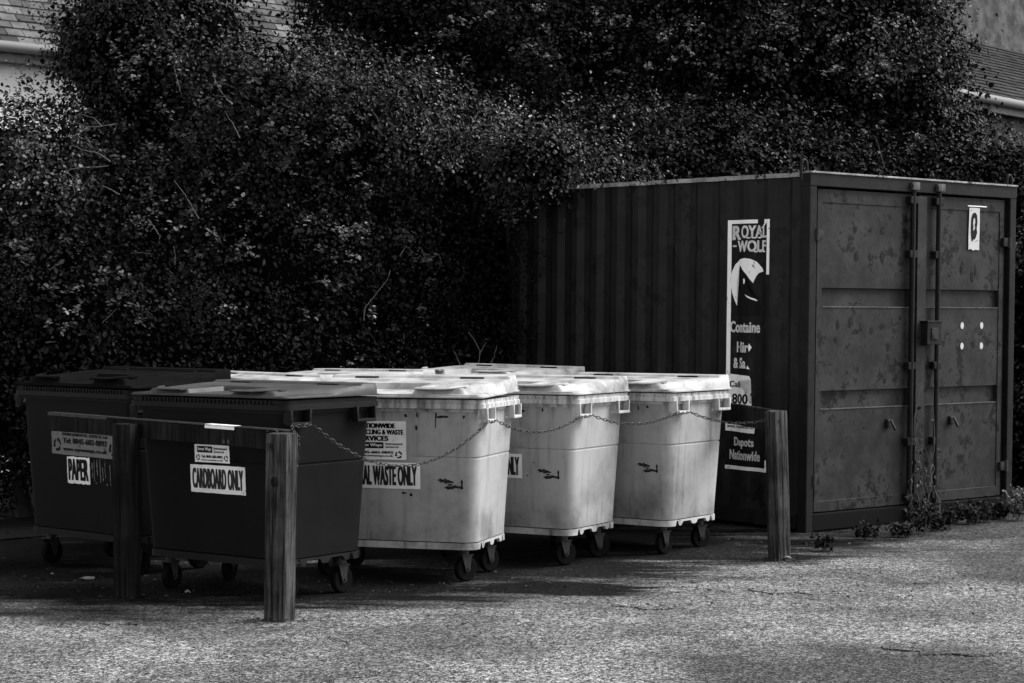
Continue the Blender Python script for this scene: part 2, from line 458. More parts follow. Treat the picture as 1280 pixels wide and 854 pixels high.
def lid_mesh():
    bm = bmesh.new(); nx, ny = 144, 84; hx, hy = .60, .39; Z = 1.107; g = []
    for j in range(ny + 1):
        row = []
        for i in range(nx + 1):
            x = -hx + 2 * hx * i / nx; y = -hy + 2 * hy * j / ny
            # round the plan corners
            cx, cy = hx - .035, hy - .035
            X, Y = x, y
            if abs(x) > cx and abs(y) > cy:
                d = math.hypot(abs(x) - cx, abs(y) - cy)
                mx = max(abs(x) - cx, abs(y) - cy)
                if d > 0: X = math.copysign(cx + (abs(x) - cx) * mx / d, x); Y = math.copysign(cy + (abs(y) - cy) * mx / d, y)
            row.append(bm.verts.new((X, Y, Z + lid_h(x, y))))
        g.append(row)
    for j in range(ny):
        for i in range(nx): bm.faces.new((g[j][i], g[j][i + 1], g[j + 1][i + 1], g[j + 1][i]))
    border = [g[0][i] for i in range(nx + 1)] + [g[j][nx] for j in range(1, ny + 1)] + [g[ny][i] for i in range(nx - 1, -1, -1)] + [g[j][0] for j in range(ny - 1, 0, -1)]
    def ring(off, z):
        return [bm.verts.new((v.co.x + math.copysign(off, v.co.x) * (abs(v.co.x) > hx - .04), v.co.y + math.copysign(off, v.co.y) * (abs(v.co.y) > hy - .04), z)) for v in border]
    lv = [border, ring(.002, Z + .004), ring(.010, Z + .002), ring(.010, Z - .006), ring(-.02, Z - .006)]
    N = len(border)
    for a, b in zip(lv, lv[1:]):
        for k in range(N): bm.faces.new((b[k], b[(k + 1) % N], a[(k + 1) % N], a[k]))
    bm.faces.new(lv[-1][::-1])
    return bm
def grip_mesh(s):
    """overhanging front hood of the lid with a finger gap beneath"""
    bm = bmesh.new(); n = 28; top = []; hood = []
    rows = [(-.388, 0.0), (-.392, .006), (-.385, .013), (-.30, .016), (-.265, .006)]
    g = []
    rows = ((-.392, .040), (-.396, .046), (-.388, .053), (-.345, .056), (-.345, .044), (-.388, .040))
    for k in range(n + 1):
        q = k / n; x = .19 + .29 * q; e = sm(.55, 1, q); sw = .10 * e * e
        g.append([bm.verts.new((s * x, y + sw, 1.107 + z + .010 * e)) for y, z in rows])
    K = len(g[0])
    for a, b in zip(g, g[1:]):
        for k in range(K): bm.faces.new((a[k], b[k], b[(k + 1) % K], a[(k + 1) % K]))
    bm.faces.new(g[0]); bm.faces.new(g[-1][::-1]); bmesh.ops.recalc_face_normals(bm, faces=bm.faces)
    return bm
def side_loop(s, y0, y1):
    """lifting bracket under the rim on the side wall"""
    bm = bmesh.new(); x = s * (RX - .002); z1 = 1.045; z0 = .972
    for ya, yb in ((y0, y0 + .016), (y1 - .016, y1)):
        b = box(bm, x - .022, x + .022, ya, yb, z0 + .004, z1, .003)
    box(bm, x - .024, x + .024, y0, y1, z0 - .012, z0 + .005, .004)
    # web tying the loop to the wall
    xi = s * (half(1.0)[0] - .004)
    box(bm, min(xi, x), max(xi, x), y0 + .002, y0 + .008, z0, z1 - .004)
    box(bm, min(xi, x), max(xi, x), y1 - .008, y1 - .002, z0, z1 - .004)
    for v in bm.verts:
        if v.co.z < z0 + .03: v.co.x -= s * .0; v.co.y += (.5 * (y0 + y1) - v.co.y) * .06
    return bm
def castor_fork():
    bm = bmesh.new()
    cyl(bm, (0, 0, .215), (0, 0, 1), .034, .05, 16)
    box(bm, -.046, .046, -.05, .05, .185, .193, .002)
    for s in (-1, 1):
        v = [(-.045, .188), (.045, .188), (.030, .13), (.028, .085), (.008, .068), (-.01, .075)]
        a = [bm.verts.new((s * .033, p[0], p[1])) for p in v]; b = [bm.verts.new((s * .038, p[0], p[1])) for p in v]
        bm.faces.new(a if s < 0 else a[::-1]); bm.faces.new(b[::-1] if s < 0 else b)
        for k in range(6): bm.faces.new((a[k], a[(k + 1) % 6], b[(k + 1) % 6], b[k]))
    cyl(bm, (0, .012, .09), (1, 0, 0), .011, .09, 10)
    bmesh.ops.recalc_face_normals(bm, faces=bm.faces)
    return bm
def wheel_mesh():
    bm = bmesh.new(); prof = [(-.022, .03), (-.024, .062), (-.024, .080), (-.016, .089), (.016, .089), (.024, .080), (.024, .062), (.022, .03)]
    n = 32; rings = [[bm.verts.new((x, .012 + r * math.cos(2 * math.pi * k / n), .09 + r * math.sin(2 * math.pi * k / n))) for k in range(n)] for x, r in prof]
    for a, b in zip(rings, rings[1:]):
        for k in range(n): bm.faces.new((a[k], b[k], b[(k + 1) % n], a[(k + 1) % n]))
    bm.faces.new(rings[0]); bm.faces.new(rings[-1][::-1])
    return bm
def slot_mesh(x0, x1):
    bm = bmesh.new(); y = -.39 + .78 * .80
    box(bm, x0, x1, y - .006, y + .02, 1.107 + .070, 1.107 + .086, .002)
    return bm
def scuff_mesh(seed):
    """dark scraped marks near the front corner, laid on the curved wall"""
    r_ = random.Random(seed); bm = bmesh.new()
    def strip(pts, wd):
        top, bt = [], []
        for k, (x, z) in enumerate(pts):
            q = wd[k] * 1.9; 
            for lst, s in ((top, 1), (bt, -1)):
                zz = z + s * q; lst.append(bm.verts.new((x, front_y(x, zz) - .0022, zz)))
        for k in range(len(pts) - 1): bm.faces.new((bt[k], bt[k + 1], top[k + 1], top[k]))
    def line(x0, z0, x1, z1, wd, n=14):
        pts = [(x0 + (x1 - x0) * k / n, z0 + (z1 - z0) * k / n + r_.uniform(-.0015, .0015)) for k in range(n + 1)]
        strip(pts, [wd * (.25 + .75 * math.sin(math.pi * min(k + .6, n) / (n + .6))) * r_.uniform(.55, 1.1) for k in range(n + 1)])
    line(.315, .612, .41, .602, .008); line(.375, .588, .405, .586, .003); line(.355, .568, .42, .570, .006)
    line(.40, .577, .465, .570, .0055); 
    # upright end stroke
    x = .462; n = 8; a, b = [], []
    for k in range(n + 1):
        z = .560 + .055 * k / n; h = .008 * r_.uniform(.6, 1.1)
        a.append(bm.verts.new((x - h, front_y(x - h, z) - .0022, z))); b.append(bm.verts.new((x + h, front_y(x + h, z) - .0022, z)))
    for k in range(n): bm.faces.new((a[k], b[k], b[k + 1], a[k + 1]))
    return bm
def body_label(parent, name, x0, x1, z0, z1, mat, draw, ink, jag=0.0, tilt=0.0, tiltlabel=None):
    """a sticker on the front wall; draw(bm) adds the lettering in label x/z coordinates"""
    cx, cz = (x0 + x1) / 2, (z0 + z1) / 2; lean = (HYT - HYB) / (ZT - ZB0)
    root_y = front_y(cx, cz)
    def place(bm, off):
        for v in bm.verts:
            x = cx + v.co.x * math.cos(tilt) - v.co.z * math.sin(tilt); z = cz + v.co.x * math.sin(tilt) + v.co.z * math.cos(tilt)
            v.co = Vector((x, root_y - (z - cz) * lean - off - v.co.y, z))
    bm = bmesh.new(); wd, ht = (x1 - x0) / 2, (z1 - z0) / 2; r_ = random.Random(int(1000 * (x0 + z0)))
    pts = []
    for a, b in (((-wd, -ht), (wd, -ht)), ((wd, -ht), (wd, ht)), ((wd, ht), (-wd, ht)), ((-wd, ht), (-wd, -ht))):
        for k in range(10): q = k / 10; pts.append((a[0] + (b[0] - a[0]) * q + r_.uniform(-jag, jag), a[1] + (b[1] - a[1]) * q + r_.uniform(-jag, jag)))
    f = poly(bm, pts, 0); bmesh.ops.triangulate(bm, faces=[f]); place(bm, .004)
    lab = obj(name, bm, mat, parent)
    bm = bmesh.new(); draw(bm); place(bm, .0055)
    obj('lettering', bm, ink, lab)
    return lab

def make_bin(bmat, rmat, lmat, seed, scuff=True):
    root = empty('wheelie_bin')
    obj('body', body_mesh(seed), bmat, root, 35)
    obj('foot_band', band_mesh(), rmat, root, 30)
    obj('rim', rim_mesh(), rmat, root, 30)
    lid = obj('lid', lid_mesh(), lmat, root, 40)
    for s in (-1, 1): obj('lid_grip', grip_mesh(s), lmat, lid, 35)
    for a, b in ((-.42, -.27), (.27, .42)): obj('hinge_slot', slot_mesh(a, b), M['charcoal'], lid)
    for s in (-1, 1):
        for ya, yb in ((-.375, -.205), (.165, .335)): obj('lifting_bracket', side_loop(s, ya, yb), rmat, root, 30)
    for s in (-1, 1):
        for q in (-1, 1):
            c = obj('castor', castor_fork(), M['galvanised'], root, 40); c.location = (s * .44, q * .235, 0); c.scale = (.84, .84, .84)
            c.rotation_euler = (0, 0, rng.uniform(-.5, .5))
            w_ = obj('wheel', wheel_mesh(), M['rubber'], c, 35)
    if scuff: obj('scuff_mark', scuff_mesh(seed), M['scuff'], root)
    return root
def pose(o, X, D, th, z=1.0):
    """X, D: ground position below the front right corner of the rim; th: heading of the side wall in degrees"""
    a = R(th); xl = Vector((math.cos(a), -math.sin(a), 0)); yl = Vector((math.sin(a), math.cos(a), 0))
    o.location = Vector((X, D, 0)) - xl * RX + yl * RY; o.rotation_euler = (0, 0, -a); o.scale = (1, 1, z)
    return o
def lidtilt(o, deg, z=0):
    l = [c for c in o.children if c.name.startswith('lid')][0]
    l.rotation_euler = (R(deg[0]), R(deg[1]), 0); l.location = (0, 0, z + l.get('z0', 0))
wb = make_bin(M['white_plastic'], M['white_rim'], M['white_lid'], 1)
bins = {}
spots = (('w1', -.168, 11.4, 16.6, .99), ('w2', .392, 12.15, 29.5, .985), ('w3', 1.037, 12.7, 36, .98),
         ('r1', -1.73, 12.72, 42, .992), ('r2', -1.06, 13.5, 42, .998), ('r3', 0.0, 14.2, 44, 1.003))
for i, (k, X, D, th, z) in enumerate(spots):
    o = wb if i == 0 else copy_tree(wb)
    bins[k] = pose(o, X, D, th, z)
    tag(o, None, 'wheelie bin', 'wheeled waste bins lined up behind the chain')
    cs = [c for c in o.children if c.name.startswith('castor')]
    for c in cs: c.rotation_euler = (0, 0, rng.uniform(-.7, .7))
    for c in o.children:
        if c.name.startswith('scuff'): c.rotation_euler = (0, 0, 0)
bb = make_bin(M['dark_plastic'], M['dark_rim'], M['dark_lid'], 7, scuff=False)
bins['cb'] = pose(bb, -1.217, 10.5, 36.5, 1.02); tag(bb, None, 'wheelie bin', 'wheeled waste bins lined up behind the chain')
pb = copy_tree(bb); bins['pp'] = pose(pb, -2.26, 11.62, 42, 1.035)
for k_, q_ in (('cb', .66), ('r1', .9), ('r2', .9)):
    l_ = [c for c in bins[k_].children if c.name.startswith('lid')][0]; l_.scale = (1, 1, q_); l_['z0'] = (1 - q_) * 1.107
lp = [c for c in pb.children if c.name.startswith('lid')][0]
for o_ in [lp] + [c for c in lp.children if c.name.startswith('lid_grip')]:
    o_.material_slots[0].link = 'OBJECT'; o_.material_slots[0].material = M['shaded_lid']
lidtilt(bins['r3'], (-1.2, .4), .006); lidtilt(bins['r2'], (-.7, -.6), .004); lidtilt(bins['r1'], (-.4, .5), .003)
lidtilt(bins['w1'], (1.2, 0), .012); lidtilt(bins['cb'], (0, 0), 0)
L = dict(w1='leftmost front white bin, carrying a nationwide recycling sticker above a WASTE ONLY sticker',
         w2='middle one of the three front white bins, its sticker mostly hidden',
         w3='rightmost front white bin, nearest the container, no sticker',
         r1='white bin in the back row, only its dirty lid showing above the dark cardboard bin',
         r2='white bin in the back row, its lid showing behind the leftmost front white bin',
         r3='white bin in the back row nearest the container wall, lid behind the middle front bin',
         cb='dark wheeled bin with CARDBOARD ONLY sticker behind the near timber post',
         pp='dark wheeled bin with torn PAPER sticker at the far left end of the row')
for k, s in L.items(): bins[k]['label'] = s

# stickers
def d_card(bm): words(bm, 'CARDBOARD ONLY', w=.39, h=.112, bold=.018, cz=.002)
body_label(bins['cb'], 'sticker', -.157, .268, .575, .727, M['sticker'], d_card, M['worn_ink'], .0012)
def d_small(bm):
    rect(bm, -.115, .005, .005, .040, 0)
    words(bm, 'Environmental', w=.10, h=.012, bold=.008, cx=.066, cz=.030); words(bm, 'Services Ltd', w=.075, h=.012, bold=.008, cx=.055, cz=.012)
    words(bm, 'Tel: 0845-602-0892', w=.165, h=.015, bold=.018, cx=0, cz=-.016); words(bm, 'www.sevenways.co.uk', w=.165, h=.011, bold=.008, cx=0, cz=-.036)
    arrows(bm, -.108, -.022, .016, 0); arrows(bm, .110, -.022, .016, 0)
lab = body_label(bins['cb'], 'sticker', -.118, .152, .742, .838, M['sticker'], d_small, M['ink'], .0012)
def on_label(parent, like, x0, x1, z0, z1, draw, mat):
    cx, cz = (x0 + x1) / 2, (z0 + z1) / 2; lean = (HYT - HYB) / (ZT - ZB0); bm = bmesh.new(); draw(bm); ry = front_y(cx, cz)
    for v in bm.verts: v.co = Vector((cx + v.co.x, ry - v.co.z * lean - .0068, cz + v.co.z))
    return obj('lettering', bm, mat, parent)
on_label(lab, None, -.118, .152, .742, .838, lambda bm: words(bm, 'Seven Ways', w=.105, h=.022, bold=.014, cx=-.055, cz=.0225), M['sticker'])

def d_waste(bm): words(bm, 'GENERAL WASTE ONLY', w=.47, h=.120, bold=.018, cz=0)
def d_nation(bm):
    words(bm, 'NATIONWIDE', w=.24, h=.030, bold=.018, cx=-.015, cz=.088); words(bm, 'RECYCLING & WASTE', w=.31, h=.030, bold=.018, cx=0, cz=.050)
    words(bm, 'SERVICES', w=.19, h=.030, bold=.018, cx=-.035, cz=.012); rect(bm, -.15, .03, -.048, -.012, 0)
    words(bm, 'Environmental', w=.105, h=.012, bold=.008, cx=.096, cz=-.020); words(bm, 'Services Ltd', w=.08, h=.012, bold=.008, cx=.084, cz=-.038)
    words(bm, '0845-602-0892', w=.22, h=.015, bold=.018, cx=-.02, cz=-.072); words(bm, 'www.sevenways.co.uk', w=.22, h=.013, bold=.014, cx=-.02, cz=-.094)
    arrows(bm, .125, -.085, .022, 0)
for k in ('w1', 'w2'):
    body_label(bins[k], 'sticker', -.31, .205, .555, .712, M['sticker'], d_waste, M['worn_ink'], .001)
    if k == 'w1':
        lab = body_label(bins[k], 'sticker', -.225, .120, .728, .960, M['sticker'], d_nation, M['ink'], .001)
        on_label(lab, None, -.225, .120, .728, .960, lambda bm: words(bm, 'Seven Ways', w=.16, h=.022, bold=.014, cx=-.06, cz=-.03), M['sticker'])
def d_paper(bm): words(bm, 'PAPER', w=.20, h=.128, bold=.018, cz=.004)
body_label(bins['pp'], 'sticker', -.103, .129, .522, .682, M['sticker'], d_paper, M['ink'], .003, -.0)
def d_tel(bm):
    words(bm, 'ENVIRONMENTAL SERVICES Ltd', w=.46, h=.018, bold=.008, cx=0, cz=.056)
    words(bm, 'Tel: 0845-602-0892', w=.45, h=.034, bold=.018, cx=.0, cz=.018); words(bm, 'www.sevenways.co.uk', w=.45, h=.030, bold=.014, cx=.0, cz=-.035)
    arrows(bm, -.285, -.01, .04, 0); arrows(bm, .285, -.012, .04, 0)
body_label(bins['pp'], 'sticker', -.256, .434, .688, .825, M['old_sticker'], d_tel, M['ink'], .002, -.012)
# remnants of the torn word on the paper bin
bm = bmesh.new(); r_ = random.Random(3)
for x, z0, z1, w0 in ((.155, .56, .655, .006), (.175, .545, .67, .004), (.205, .58, .675, .007), (.235, .54, .68, .005), (.262, .55, .63, .008), (.285, .57, .68, .005), (.19, .53, .54, .006), (.30, .525, .537, .008), (.335, .53, .65, .006)):
    n = 7; a = []; b = []
    for k in range(n + 1):
        z = z0 + (z1 - z0) * k / n; q = w0 * .75 * r_.uniform(.1, 1.1); xx = x + r_.uniform(-.002, .002)
        a.append(bm.verts.new((xx - q, front_y(x, z) - .004, z))); b.append(bm.verts.new((xx + q, front_y(x, z) - .004, z)))
    for k in range(n): bm.faces.new((a[k], b[k], b[k + 1], a[k + 1]))
tag(obj('sticker_remnant', bm, M['old_sticker'], bins['pp']), 'scraped off remains of the word ONLY')
# rust stains painted on by years of weather on W1
def stain_mesh(marks, seed):
    r_ = random.Random(seed); bm = bmesh.new()
    for x, z, rx, rz in marks:
        n = 14; pts = []
        for k in range(n):
            a = 2 * math.pi * k / n; q = r_.uniform(.65, 1.15); xx = x + rx * q * math.cos(a); zz = z + rz * q * math.sin(a)
            pts.append(bm.verts.new((xx, front_y(xx, zz) - .002, zz)))
        bm.faces.new(pts)
    return bm
obj('dirt_stain', stain_mesh([(.31, 1.0, .006, .022), (.345, .99, .045, .0075), (.185, .925, .009, .016), (.305, .965, .004, .05), (.19, 1.0, .006, .02), (.12, .995, .01, .012), (.48, .99, .008, .012), (.1, .53, .02, .008), (.145, .52, .01, .012)], 4), M['scuff'], bins['w1'])
obj('dirt_stain', stain_mesh([(.22, .99, .012, .01), (.36, 1.0, .008, .014), (.29, .66, .006, .004), (.24, .575, .006, .006), (.50, .70, .003, .004)], 8), M['scuff'], bins['w2'])
obj('dirt_stain', stain_mesh([(.25, .98, .010, .012), (.40, 1.0, .01, .01), (.33, .99, .005, .02)], 9), M['scuff'], bins['w3'])

# ------------------------------------------------------------------ timber barriers
def post_mesh(w_, d_, h, seed, notch=False):
    bm = bmesh.new(); r_ = random.Random(seed); n = 18; rings = []
    out = [(-w_, -d_), (-w_ * .3, -d_), (w_ * .35, -d_), (w_, -d_), (w_, 0), (w_, d_), (0, d_), (-w_, d_), (-w_, 0)]
    o2 = []
    for i, p in enumerate(out):
        q = out[(i + 1) % len(out)]; o2 += [p, ((p[0] + q[0]) / 2, (p[1] + q[1]) / 2)]
    for k in range(n + 1):
        z = -.05 + (h + .05) * k / n; ring = []
        for i, (x, y) in enumerate(o2):
            c = .93 if (abs(x) == w_ and abs(y) == d_) else 1
            s = 1 + .035 * noise.noise(Vector((x * 9 + seed, y * 9, z * 2.2)))
            if k == n: s *= .985
            ring.append(bm.verts.new((x * s * c, y * s * c, z + (.006 * noise.noise(Vector((x * 30, y * 30, seed))) if k == n else 0))))
        rings.append(ring)
    N = len(rings[0])
    for a, b in zip(rings, rings[1:]):
        for k in range(N): bm.faces.new((a[k], a[(k + 1) % N], b[(k + 1) % N], b[k]))
    bm.faces.new(rings[-1]); bm.faces.new(rings[0][::-1])
    return bm
def plank(a, b, h, t_, seed):
    """upright plank from a to b (top edge points)"""
    a = Vector(a); b = Vector(b); d = (b - a); L_ = d.length; bm = bmesh.new(); n = 24
    ux = d.normalized(); uy = Vector((-ux.y, ux.x, 0)).normalized(); rings = []
    for k in range(n + 1):
        p = a + d * k / n; w = .004 * noise.noise(Vector((k * .7, seed, 0)))
        rings.append([bm.verts.new(p + uy * (sy * t_ / 2) + Vector((0, 0, sz + w))) for sy, sz in ((-1, -h), (-1, -.006), (-.7, 0), (.7, 0), (1, -.006), (1, -h))])
    for r0, r1 in zip(rings, rings[1:]):
        for k in range(6): bm.faces.new((r0[k], r0[(k + 1) % 6], r1[(k + 1) % 6], r1[k]))
    bm.faces.new(rings[0]); bm.faces.new(rings[-1][::-1]); bmesh.ops.recalc_face_normals(bm, faces=bm.faces)
    return bm
P2 = Vector((-1.20, 10.1, 0)); P1 = Vector((-2.15, 10.93, 0))
dl = (P1 - P2).normalized()
bar = empty('timber_barrier', P2); tag(bar, 'low weathered timber post and rail barrier in front of the dark bins', 'barrier')
def at(o, loc, rz=0, tilt=(0, 0)):
    o.location = loc; o.rotation_euler = (R(tilt[0]), R(tilt[1]), rz); return o
po = at(obj('post', post_mesh(.066, .058, .965, 1), M['wood'], bar), (0, 0, 0), R(-24), (0, .9))
bm = bmesh.new(); cyl(bm, (-.035, -.062, .90), (0, 1, 0), .010, .03, 8); cyl(bm, (-.035, -.064, .90), (0, 1, 0), .018, .004, 14); obj('bolt', bm, M['galvanised'], po)
bm = bmesh.new()
for rr, zz in ((.030, 0), ):
    tube(bm, [Vector((-.045 + rr * math.cos(a * math.pi / 8), -.02, .972 + rr * .45 * math.sin(a * math.pi / 8))) for a in range(9)], .004, 6)
obj('eye_loop', bm, M['chain'], po)
# knot on the near post
bm = bmesh.new(); 
for k_ in range(1):
    vs_ = []
    c_ = Vector((-.005, -.0625, .72))
    rings = []
    for rr, yy in ((.022, 0), (.018, -.004), (.010, -.005), (.006, -.002)):
        rings.append([bm.verts.new(c_ + Vector((rr * math.cos(a * math.pi / 8), yy, rr * 1.2 * math.sin(a * math.pi / 8)))) for a in range(16)])
    for a, b in zip(rings, rings[1:]):
        for k in range(16): bm.faces.new((a[k], a[(k + 1) % 16], b[(k + 1) % 16], b[k]))
    bm.faces.new(rings[-1])
bmesh.ops.recalc_face_normals(bm, faces=bm.faces)
obj('knot', bm, M['wood_dark'], po, 60)
p1 = at(obj('post', post_mesh(.062, .055, .97, 2), M['wood_dark'], bar), P1 - P2, R(-20), (0, -.3))
P0 = P2 + dl * 2.95
at(obj('post', post_mesh(.06, .055, .98, 3), M['wood_dark'], bar), P0 - P2 + Vector((.05, 0, 0)), R(-20))
uy = Vector((dl.y, -dl.x, 0))
if uy.y < 0: uy = -uy
off = uy * .082
ra = P2 - dl * -.02 + off; rb = P2 + dl * 2.08 + off
rl = obj('rail', plank(Vector((ra.x, ra.y, .972)) - P2, Vector((rb.x, rb.y, 1.003)) - P2, .10, .045, 4), M['wood_dark'], bar, 40)
# pale pieces on top of the rail, and a strip added as its lit edge
def strip_on(parent, s0, s1, z0, z1, name, mat, h=.012):
    a = P2 + dl * s0 + off; b = P2 + dl * s1 + off; bm = bmesh.new()
    a = Vector((a.x, a.y, z0)) - P2; b = Vector((b.x, b.y, z1)) - P2; d = b - a; n = 6
    rings = []
    for k in range(n + 1):
        p = a + d * k / n; rings.append([bm.verts.new(p + uy * sy * .025 + Vector((0, 0, sz))) for sy, sz in ((-1, -h), (-1, .004), (1, .004), (1, -h))])
    for r0, r1 in zip(rings, rings[1:]):
        for k in range(4): bm.faces.new((r0[k], r0[(k + 1) % 4], r1[(k + 1) % 4], r1[k]))
    bm.faces.new(rings[0]); bm.faces.new(rings[-1][::-1]); bmesh.ops.recalc_face_normals(bm, faces=bm.faces)
    return obj(name, bm, mat, parent)
strip_on(bar, 1.52, 2.08, .997, 1.005, 'rail_top_strip', M['galvanised'], .014)
strip_on(bar, .42, .66, .982, .985, 'rail_top_strip', M['white_paint'], .018)
strip_on(bar, .03, 1.52, .9755, .997, 'rail_top_strip', M['galvanised'], .003)
for s in (.46, .50):
    a = P2 + dl * s + off - uy * .024; bm = bmesh.new(); cyl(bm, Vector((a.x, a.y, .90)) - P2, uy, .013, .012, 14); obj('bolt', bm, M['galvanised'], rl)

P3 = G(975, 700); P3.z = 0
bar2 = empty('timber_barrier', P3); tag(bar2, 'leaning timber post with short dark rail beside the container, holding the chain end', 'barrier')
po3 = at(obj('post', post_mesh(.058, .052, .965, 6), M['wood'], bar2), (0, 0, 0), R(38), (0, -2.2))
ra = P3 + Vector((-.02, .09, 0)); rb = Vector((1.42, 13.80, 0))
obj('rail', plank(Vector((ra.x, ra.y, .965)) - P3, Vector((rb.x, rb.y, .985)) - P3, .14, .04, 8), M['wood_dark'], bar2, 40)
bm = bmesh.new(); cyl(bm, (-.02, -.07, .90), (0, 1, 0), .010, .03, 8); obj('bolt', bm, M['galvanised'], bar2)

# ------------------------------------------------------------------ chain
def bin_pt(k, x, y, z):
    o = bins[k]; bpy.context.view_layer.update(); return o.matrix_world @ Vector((x, y, z))
XH = RX + .012
def link_ring(bm, c, t, roll, L_=.036, W_=.021, r=.0030):
    t = t.normalized(); a = Vector((0, 0, 1)) if abs(t.z) < .9 else Vector((1, 0, 0)); u = t.cross(a).normalized(); v = t.cross(u)
    s = u * math.cos(roll) + v * math.sin(roll); pts = []
    hl = L_ / 2 - W_ / 2; rr = W_ / 2 - r
    for k in range(5): q = -math.pi / 2 + math.pi * k / 4; pts.append(c + t * (hl + rr * math.cos(q)) + s * rr * math.sin(q))
    for k in range(5): q = math.pi / 2 + math.pi * k / 4; pts.append(c + t * (-hl + rr * math.cos(q)) + s * rr * math.sin(q))
    tube(bm, pts, r, 5, closed=True)
def chain_span(bm, a, b, sag):
    a, b = Vector(a), Vector(b); n = 200
    pts = [a.lerp(b, k / n) - Vector((0, 0, 4 * sag * (k / n) * (1 - k / n))) for k in range(n + 1)]
    acc = 0; i = 0; step = .028
    for k in range(n):
        acc += (pts[k + 1] - pts[k]).length
        if acc >= step: acc -= step; link_ring(bm, pts[k + 1], pts[min(k + 2, n)] - pts[k], .35 + (i % 2) * math.pi / 2, ); i += 1
bm = bmesh.new()
hz = .968
e_cb = bin_pt('cb', XH + .01, -.21, hz); e_w1a = bin_pt('w1', XH + .01, -.36, hz); e_w1b = bin_pt('w1', XH + .01, -.22, hz)
e_w2a = bin_pt('w2', XH + .01, -.36, hz); e_w2b = bin_pt('w2', XH + .01, -.22, hz); e_w3a = bin_pt('w3', XH + .01, -.36, hz); e_w3b = bin_pt('w3', XH + .01, -.22, hz)
e_cba = bin_pt('cb', XH + .01, -.37, hz)
top2 = P2 + Vector((.10, .03, .945)); endp = P3 + Vector((-.03, -.05, .925))
chain_span(bm, top2, e_cba, .02); chain_span(bm, e_cba, e_cb, .01)
chain_span(bm, e_cb, e_w1a, .245); chain_span(bm, e_w1a, e_w1b, .008)
chain_span(bm, e_w1b, e_w2a, .085); chain_span(bm, e_w2a, e_w2b, .008)
chain_span(bm, e_w2b, e_w3a, .065); chain_span(bm, e_w3a, e_w3b, .008)
chain_span(bm, e_w3b, endp, .055)
chain_span(bm, top2, top2 + Vector((-.012, 0, -.14)), 0)
tag(obj('chain', bm, M['chain'], smooth=60), 'thin steel chain threaded through the bin brackets and hung between the two timber posts', 'chain')

# ------------------------------------------------------------------ shipping container
# local x: along the door end from the near corner to the right; local y: along the long side away from the camera
CW, CL, CH = 2.44, 3.45, 2.62
con = empty('shipping_container', (2.13, 14.2, 0))
da = math.atan2(1.55, 1.89)
con.rotation_euler = (0, 0, da)
con.rotation_euler = (Matrix.Rotation(da, 4, 'Z') @ Matrix.Rotation(R(.9), 4, 'X')).to_euler()
tag(con, 'dark steel shipping container with corrugated side and closed double doors, beside the bins', 'shipping container')
PITCH, CD = .245, .034
def corr(s):
    """inward offset of the side wall at distance s along it"""
    q = (s - .125) % PITCH / PITCH
    k = CD * (1 - .62 * (1 if .39 < s < .87 else 0))     # the wall is beaten flatter behind the sign
    if q < .27: return 0.0
    if q < .50: return k * (q - .27) / .23
    if q < .77: return k
    return k * (1 - (q - .77) / .23)
def folds(s0, s1):
    out = [f for f in (.388, .392, .868, .872) if s0 < f < s1]; k = math.floor((s0 - .125) / PITCH) - 1
    while .125 + k * PITCH < s1 + PITCH:
        for q in (0, .27, .50, .77):
            s = .125 + (k + q) * PITCH
            if s0 < s < s1: out.append(s)
        k += 1
    return sorted(out)
# side wall (x = .03 + corr)
def corr_wall(x_fn, s0, s1, z0, z1):
    bm = bmesh.new(); ss = [s0] + folds(s0, s1) + [s1]; nz = 8
    cols = [[bm.verts.new((x_fn(s), s, z0 + (z1 - z0) * k / nz)) for k in range(nz + 1)] for s in ss]
    for a, b in zip(cols, cols[1:]):
        for k in range(nz): bm.faces.new((b[k], a[k], a[k + 1], b[k + 1]))
    return bm
SX = .022
obj('side_wall', corr_wall(lambda s: SX + corr(s), .06, CL - .04, .12, CH - .03), M['container'], con)
obj('side_wall', corr_wall(lambda s: CW - SX - corr(s), .06, CL - .04, .12, CH - .03), M['container'], con)
bm = bmesh.new(); box(bm, .03, CW - .03, CL - .06, CL - .02, .1, CH - .04); obj('end_wall', bm, M['container'], con)
bm = bmesh.new()
cols = []
for s in [0.08] + folds(.08, CL - .05) + [CL - .05]:
    cols.append([bm.verts.new((x, s, CH - .012 - corr(s) * .5)) for x in (.02, CW - .02)])
for a, b in zip(cols, cols[1:]): bm.faces.new((a[0], a[1], b[1], b[0]))
obj('roof_panel', bm, M['container'], con)
bm = bmesh.new()
box(bm, 0, .075, 0, .09, .0, CH - .055, .008); box(bm, CW - .075, CW, 0, .09, .0, CH - .055, .008)
box(bm, 0, .06, CL - .07, CL, .0, CH - .02, .006); box(bm, CW - .06, CW, CL - .07, CL, .0, CH - .02, .006)
box(bm, -.002, CW + .002, -.004, .10, CH - .10, CH - .004, .006)          # door header
box(bm, .0, .05, .1, CL - .07, .02, .13, .006); box(bm, CW - .05, CW, .1, CL - .07, .02, .13, .006)
obj('frame', bm, M['container_frame'], con)
bm = bmesh.new(); box(bm, .078, CW - .078, .002, .1, .01, .135, .006); obj('sill', bm, M['charcoal'], con)
